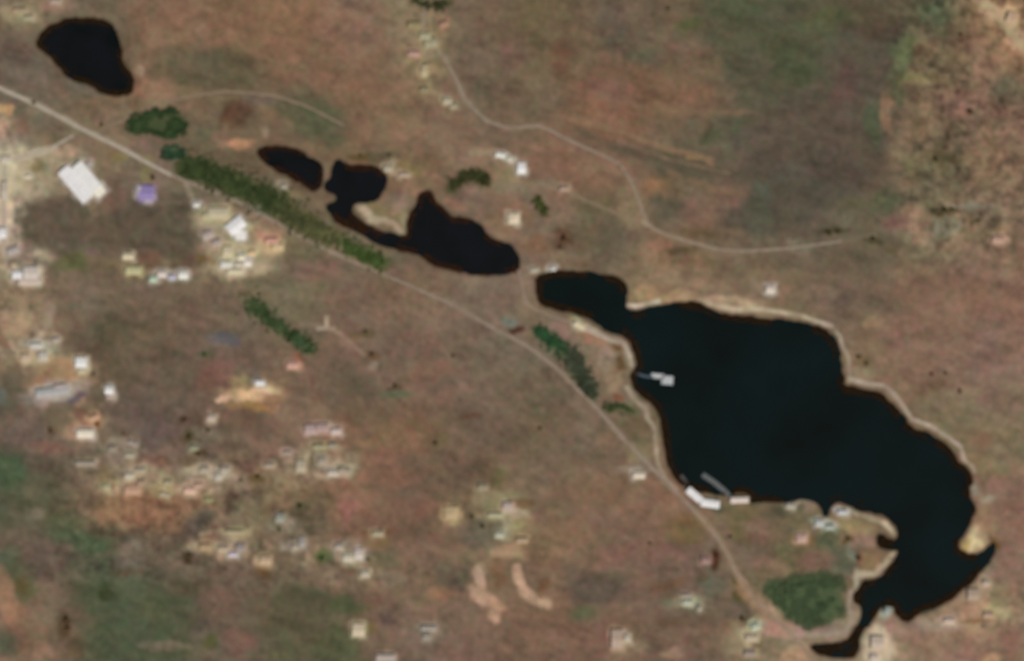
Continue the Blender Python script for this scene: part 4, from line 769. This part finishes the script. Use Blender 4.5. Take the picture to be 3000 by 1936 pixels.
def building(x, y, w_, l_, ang, roof, kind, label, cat=None, wall='white', group=None):
    """w_ along local x (ridge), l_ across, in metres; ang in degrees, anticlockwise"""
    X, Y = W(x, y); rad = math.hypot(w_, l_)/2/S
    z = float(height(np.array([x, x-rad*.7, x+rad*.7, x, x]), np.array([y, y, y, y-rad*.7, y+rad*.7])).min()) if False else float(np.mean(height(np.array([x, x-rad*.6, x+rad*.6, x, x]), np.array([y, y, y, y-rad*.6, y+rad*.6]))))
    z = max(z, WLEVEL+.3)
    names = {'shed': 'warehouse', 'house': 'house', 'hip': 'house', 'flat': 'flat_roofed_building'}
    e = bpy.data.objects.new(names[kind], None); C.objects.link(e); e.location = (X, Y, z); e.rotation_euler.z = math.radians(ang)
    tag(e, label, cat or ('warehouse' if kind == 'shed' else 'house' if kind != 'flat' else 'building'), group)
    a, b_ = w_/2, l_/2; big = kind == 'shed'; H = 7.5 if big else (4.5 if kind == 'flat' else 5.2); ov = .5
    rise = l_*.09+.6 if big else min(l_*.26, 4.5); rm = hexmat(roof); t_ = .3
    base = -2.5
    if kind in ('shed', 'house'):
        v = [(-a,-b_,base),(a,-b_,base),(a,b_,base),(-a,b_,base),(-a,-b_,H),(a,-b_,H),(a,b_,H),(-a,b_,H),(-a,0,H+rise),(a,0,H+rise)]
        f = [(0,1,5,4),(2,3,7,6),(1,2,6,9,5),(3,0,4,8,7),(4,5,9,8),(7,8,9,6)]
        mesh('wall', v, f, wallm[wall], e)
        zo = H-ov*rise/b_; A, B = a+ov, b_+ov
        v = [(-A,-B,zo+.06),(A,-B,zo+.06),(A,0,H+rise+.06),(-A,0,H+rise+.06),(A,B,zo+.06),(-A,B,zo+.06)]
        v += [(p[0], p[1], p[2]+t_) for p in v]
        f = [(0,3,2,1),(3,5,4,2),(6,7,8,9),(9,8,10,11),(0,1,7,6),(4,5,11,10),(1,2,8,7),(2,4,10,8),(3,0,6,9),(5,3,9,11)]
        r = mesh('roof', v, f, rm, e)
    elif kind == 'hip':
        v, f = boxv(-a, a, -b_, b_, base, H); mesh('wall', v, f, wallm[wall], e); A, B = a+ov, b_+ov; g = max(.6, A-B*.85)
        v = [(-A,-B,H+.05),(A,-B,H+.05),(A,B,H+.05),(-A,B,H+.05),(-A,-B,H+.35),(A,-B,H+.35),(A,B,H+.35),(-A,B,H+.35),(-g,0,H+rise),(g,0,H+rise)]
        f = [(0,3,2,1),(0,1,5,4),(1,2,6,5),(2,3,7,6),(3,0,4,7),(4,5,9,8),(5,6,9),(6,7,8,9),(7,4,8)]; r = mesh('roof', v, f, rm, e)
    else:
        v, f = boxv(-a, a, -b_, b_, base, H); mesh('wall', v, f, wallm[wall], e)
        P = [boxv(-a-.2, a+.2, -b_-.2, b_+.2, H+.02, H+.4)]
        for q_ in ((-a-.2, a+.2, -b_-.2, -b_+.2), (-a-.2, a+.2, b_-.2, b_+.2), (-a-.2, -a+.2, -b_+.2, b_-.2), (a-.2, a+.2, -b_+.2, b_-.2)): P.append(boxv(*q_, H+.4, H+1))
        v, f = join(P); r = mesh('roof', v, f, rm, e)
        v, f = join([boxv(a*.3, a*.3+2, b_*.2, b_*.2+1.6, H+.4, H+1.8)]); mesh('roof_unit', v, f, wallm['grey'], r)
    if big:
        n = max(2, int(w_/16)); sl = rise/b_
        for k in range(n):
            xc = -a+(k+.5)*w_/n
            for sg in (-1, 1):
                y0, y1 = sg*b_*.25, sg*b_*.75; z0 = H+rise-abs(y0)*sl+.44; z1 = H+rise-abs(y1)*sl+.44
                v = [(xc-.6,y0,z0),(xc+.6,y0,z0),(xc+.6,y1,z1),(xc-.6,y1,z1)]; v += [(p[0],p[1],p[2]-.1) for p in v]
                mesh('roof_light', v, [(0,1,2,3),(7,6,5,4),(0,4,5,1),(1,5,6,2),(2,6,7,3),(3,7,4,0)], skym, r)
        v, f = boxv(-2.2, 2.2, -b_-.08, -b_+.02, -.3, 4.4); mesh('roller_door', v, f, doorm, e)
        v, f = boxv(a*.6, a*.6+1.1, -b_-.08, -b_+.02, -.3, 2.1); mesh('door', v, f, doorm, e)
    else:
        v, f = boxv(-.55, .55, -b_-.08, -b_+.02, -.3, 2.1); mesh('door', v, f, doorm, e)
        for sx, sy in ((-.55, -1), (.55, -1), (-.5, 1), (.5, 1)):
            v, f = boxv(sx*a-.8, sx*a+.8, sy*b_-.06, sy*b_+.06, 1.2, 2.7); mesh('window', v, f, glass, e)
        if kind != 'flat':
            v, f = boxv(a*.4, a*.4+.9, b_*.15, b_*.15+.9, H+rise*.6, H+rise+1.1); mesh('chimney', v, f, brick, r)
    return e
for row in BUILDINGS: building(*row)
# lakeside leisure buildings
building(2080,1474,60,24,-8,'fdfdf6','shed','brilliant white clubhouse on the lakeshore harbour','clubhouse')
building(2034,1449,56,23,-40,'f4f4f2','shed','white grey boat hall sloping down to the white clubhouse','boat hall')
building(2166,1464,58,18,2,'d8ccc2','shed','pinkish white pavilion east of the white clubhouse','pavilion')

# ------------------------------------------------------------------ jetties and pontoons
plank = mat('weathered_planks', (.12, .12, .115), var=.15, scale=.6); white = mat('white_deck', (.44, .44, .42), var=.08); pilem = mat('wet_piles', (.12, .1, .08), var=.2)
def jetty(pts, wd, m, label, name='jetty', cat='jetty'):
    X, Y = W(*pts[0]); e = bpy.data.objects.new(name, None); C.objects.link(e); e.location = (X, Y, WLEVEL); tag(e, label, cat)
    deck = []; piles = []
    for (x0, y0), (x1, y1) in zip(pts[:-1], pts[1:]):
        a = np.array(W(x0, y0))-[X, Y]; b_ = np.array(W(x1, y1))-[X, Y]; d_ = b_-a; L = np.linalg.norm(d_); d_ /= L; n = np.array([-d_[1], d_[0]])*wd/2; a = a-d_*wd*.3
        q_ = [a-n, b_-n, b_+n, a+n]; z0 = .75+.003*len(deck)
        deck.append(([(p[0], p[1], z0) for p in q_]+[(p[0], p[1], z0+.22) for p in q_], [(0,3,2,1),(4,5,6,7),(0,1,5,4),(1,2,6,5),(2,3,7,6),(3,0,4,7)]))
        for k in range(max(2, int(L/9))+1):
            for s_ in (-.85, .85): piles.append(a+(b_-a)*k/max(2, int(L/9))+n*s_)
    v, f = join(deck); mesh('deck', v, f, m, e)
    for p in piles[:60]:
        v, f = tube([(p[0], p[1], -3.5), (p[0], p[1], .74)], [.2, .18], 8); mesh('pile', v, f, pilem, e)
    return e
jetty([(1858,1092),(1890,1102),(1914,1104)], 7, mat('blue_grey_planks', alb('4c5660'), var=.15), 'blue grey footbridge from the west shore to the white pontoon', 'footbridge', 'footbridge')
jetty([(1912,1100),(1945,1103)], 16, white, 'white floating platform at the end of the footbridge, its narrow western half', 'pontoon', 'pontoon')
jetty([(1946,1113),(1972,1115)], 28, white, 'broad white floating platform at the outer end of the pontoon walkway', 'pontoon', 'pontoon')
jetty([(1996,1396),(2008,1412),(2014,1440)], 14, plank, 'grey jetty on the west side of the harbour', 'jetty', 'jetty')
jetty([(2062,1392),(2092,1412),(2124,1438)], 16, plank, 'long diagonal grey jetty in the middle of the harbour', 'jetty', 'jetty')
jetty([(2128,1440),(2140,1455)], 12, plank, 'short grey gangway from the diagonal jetty to the pavilion', 'gangway', 'gangway')
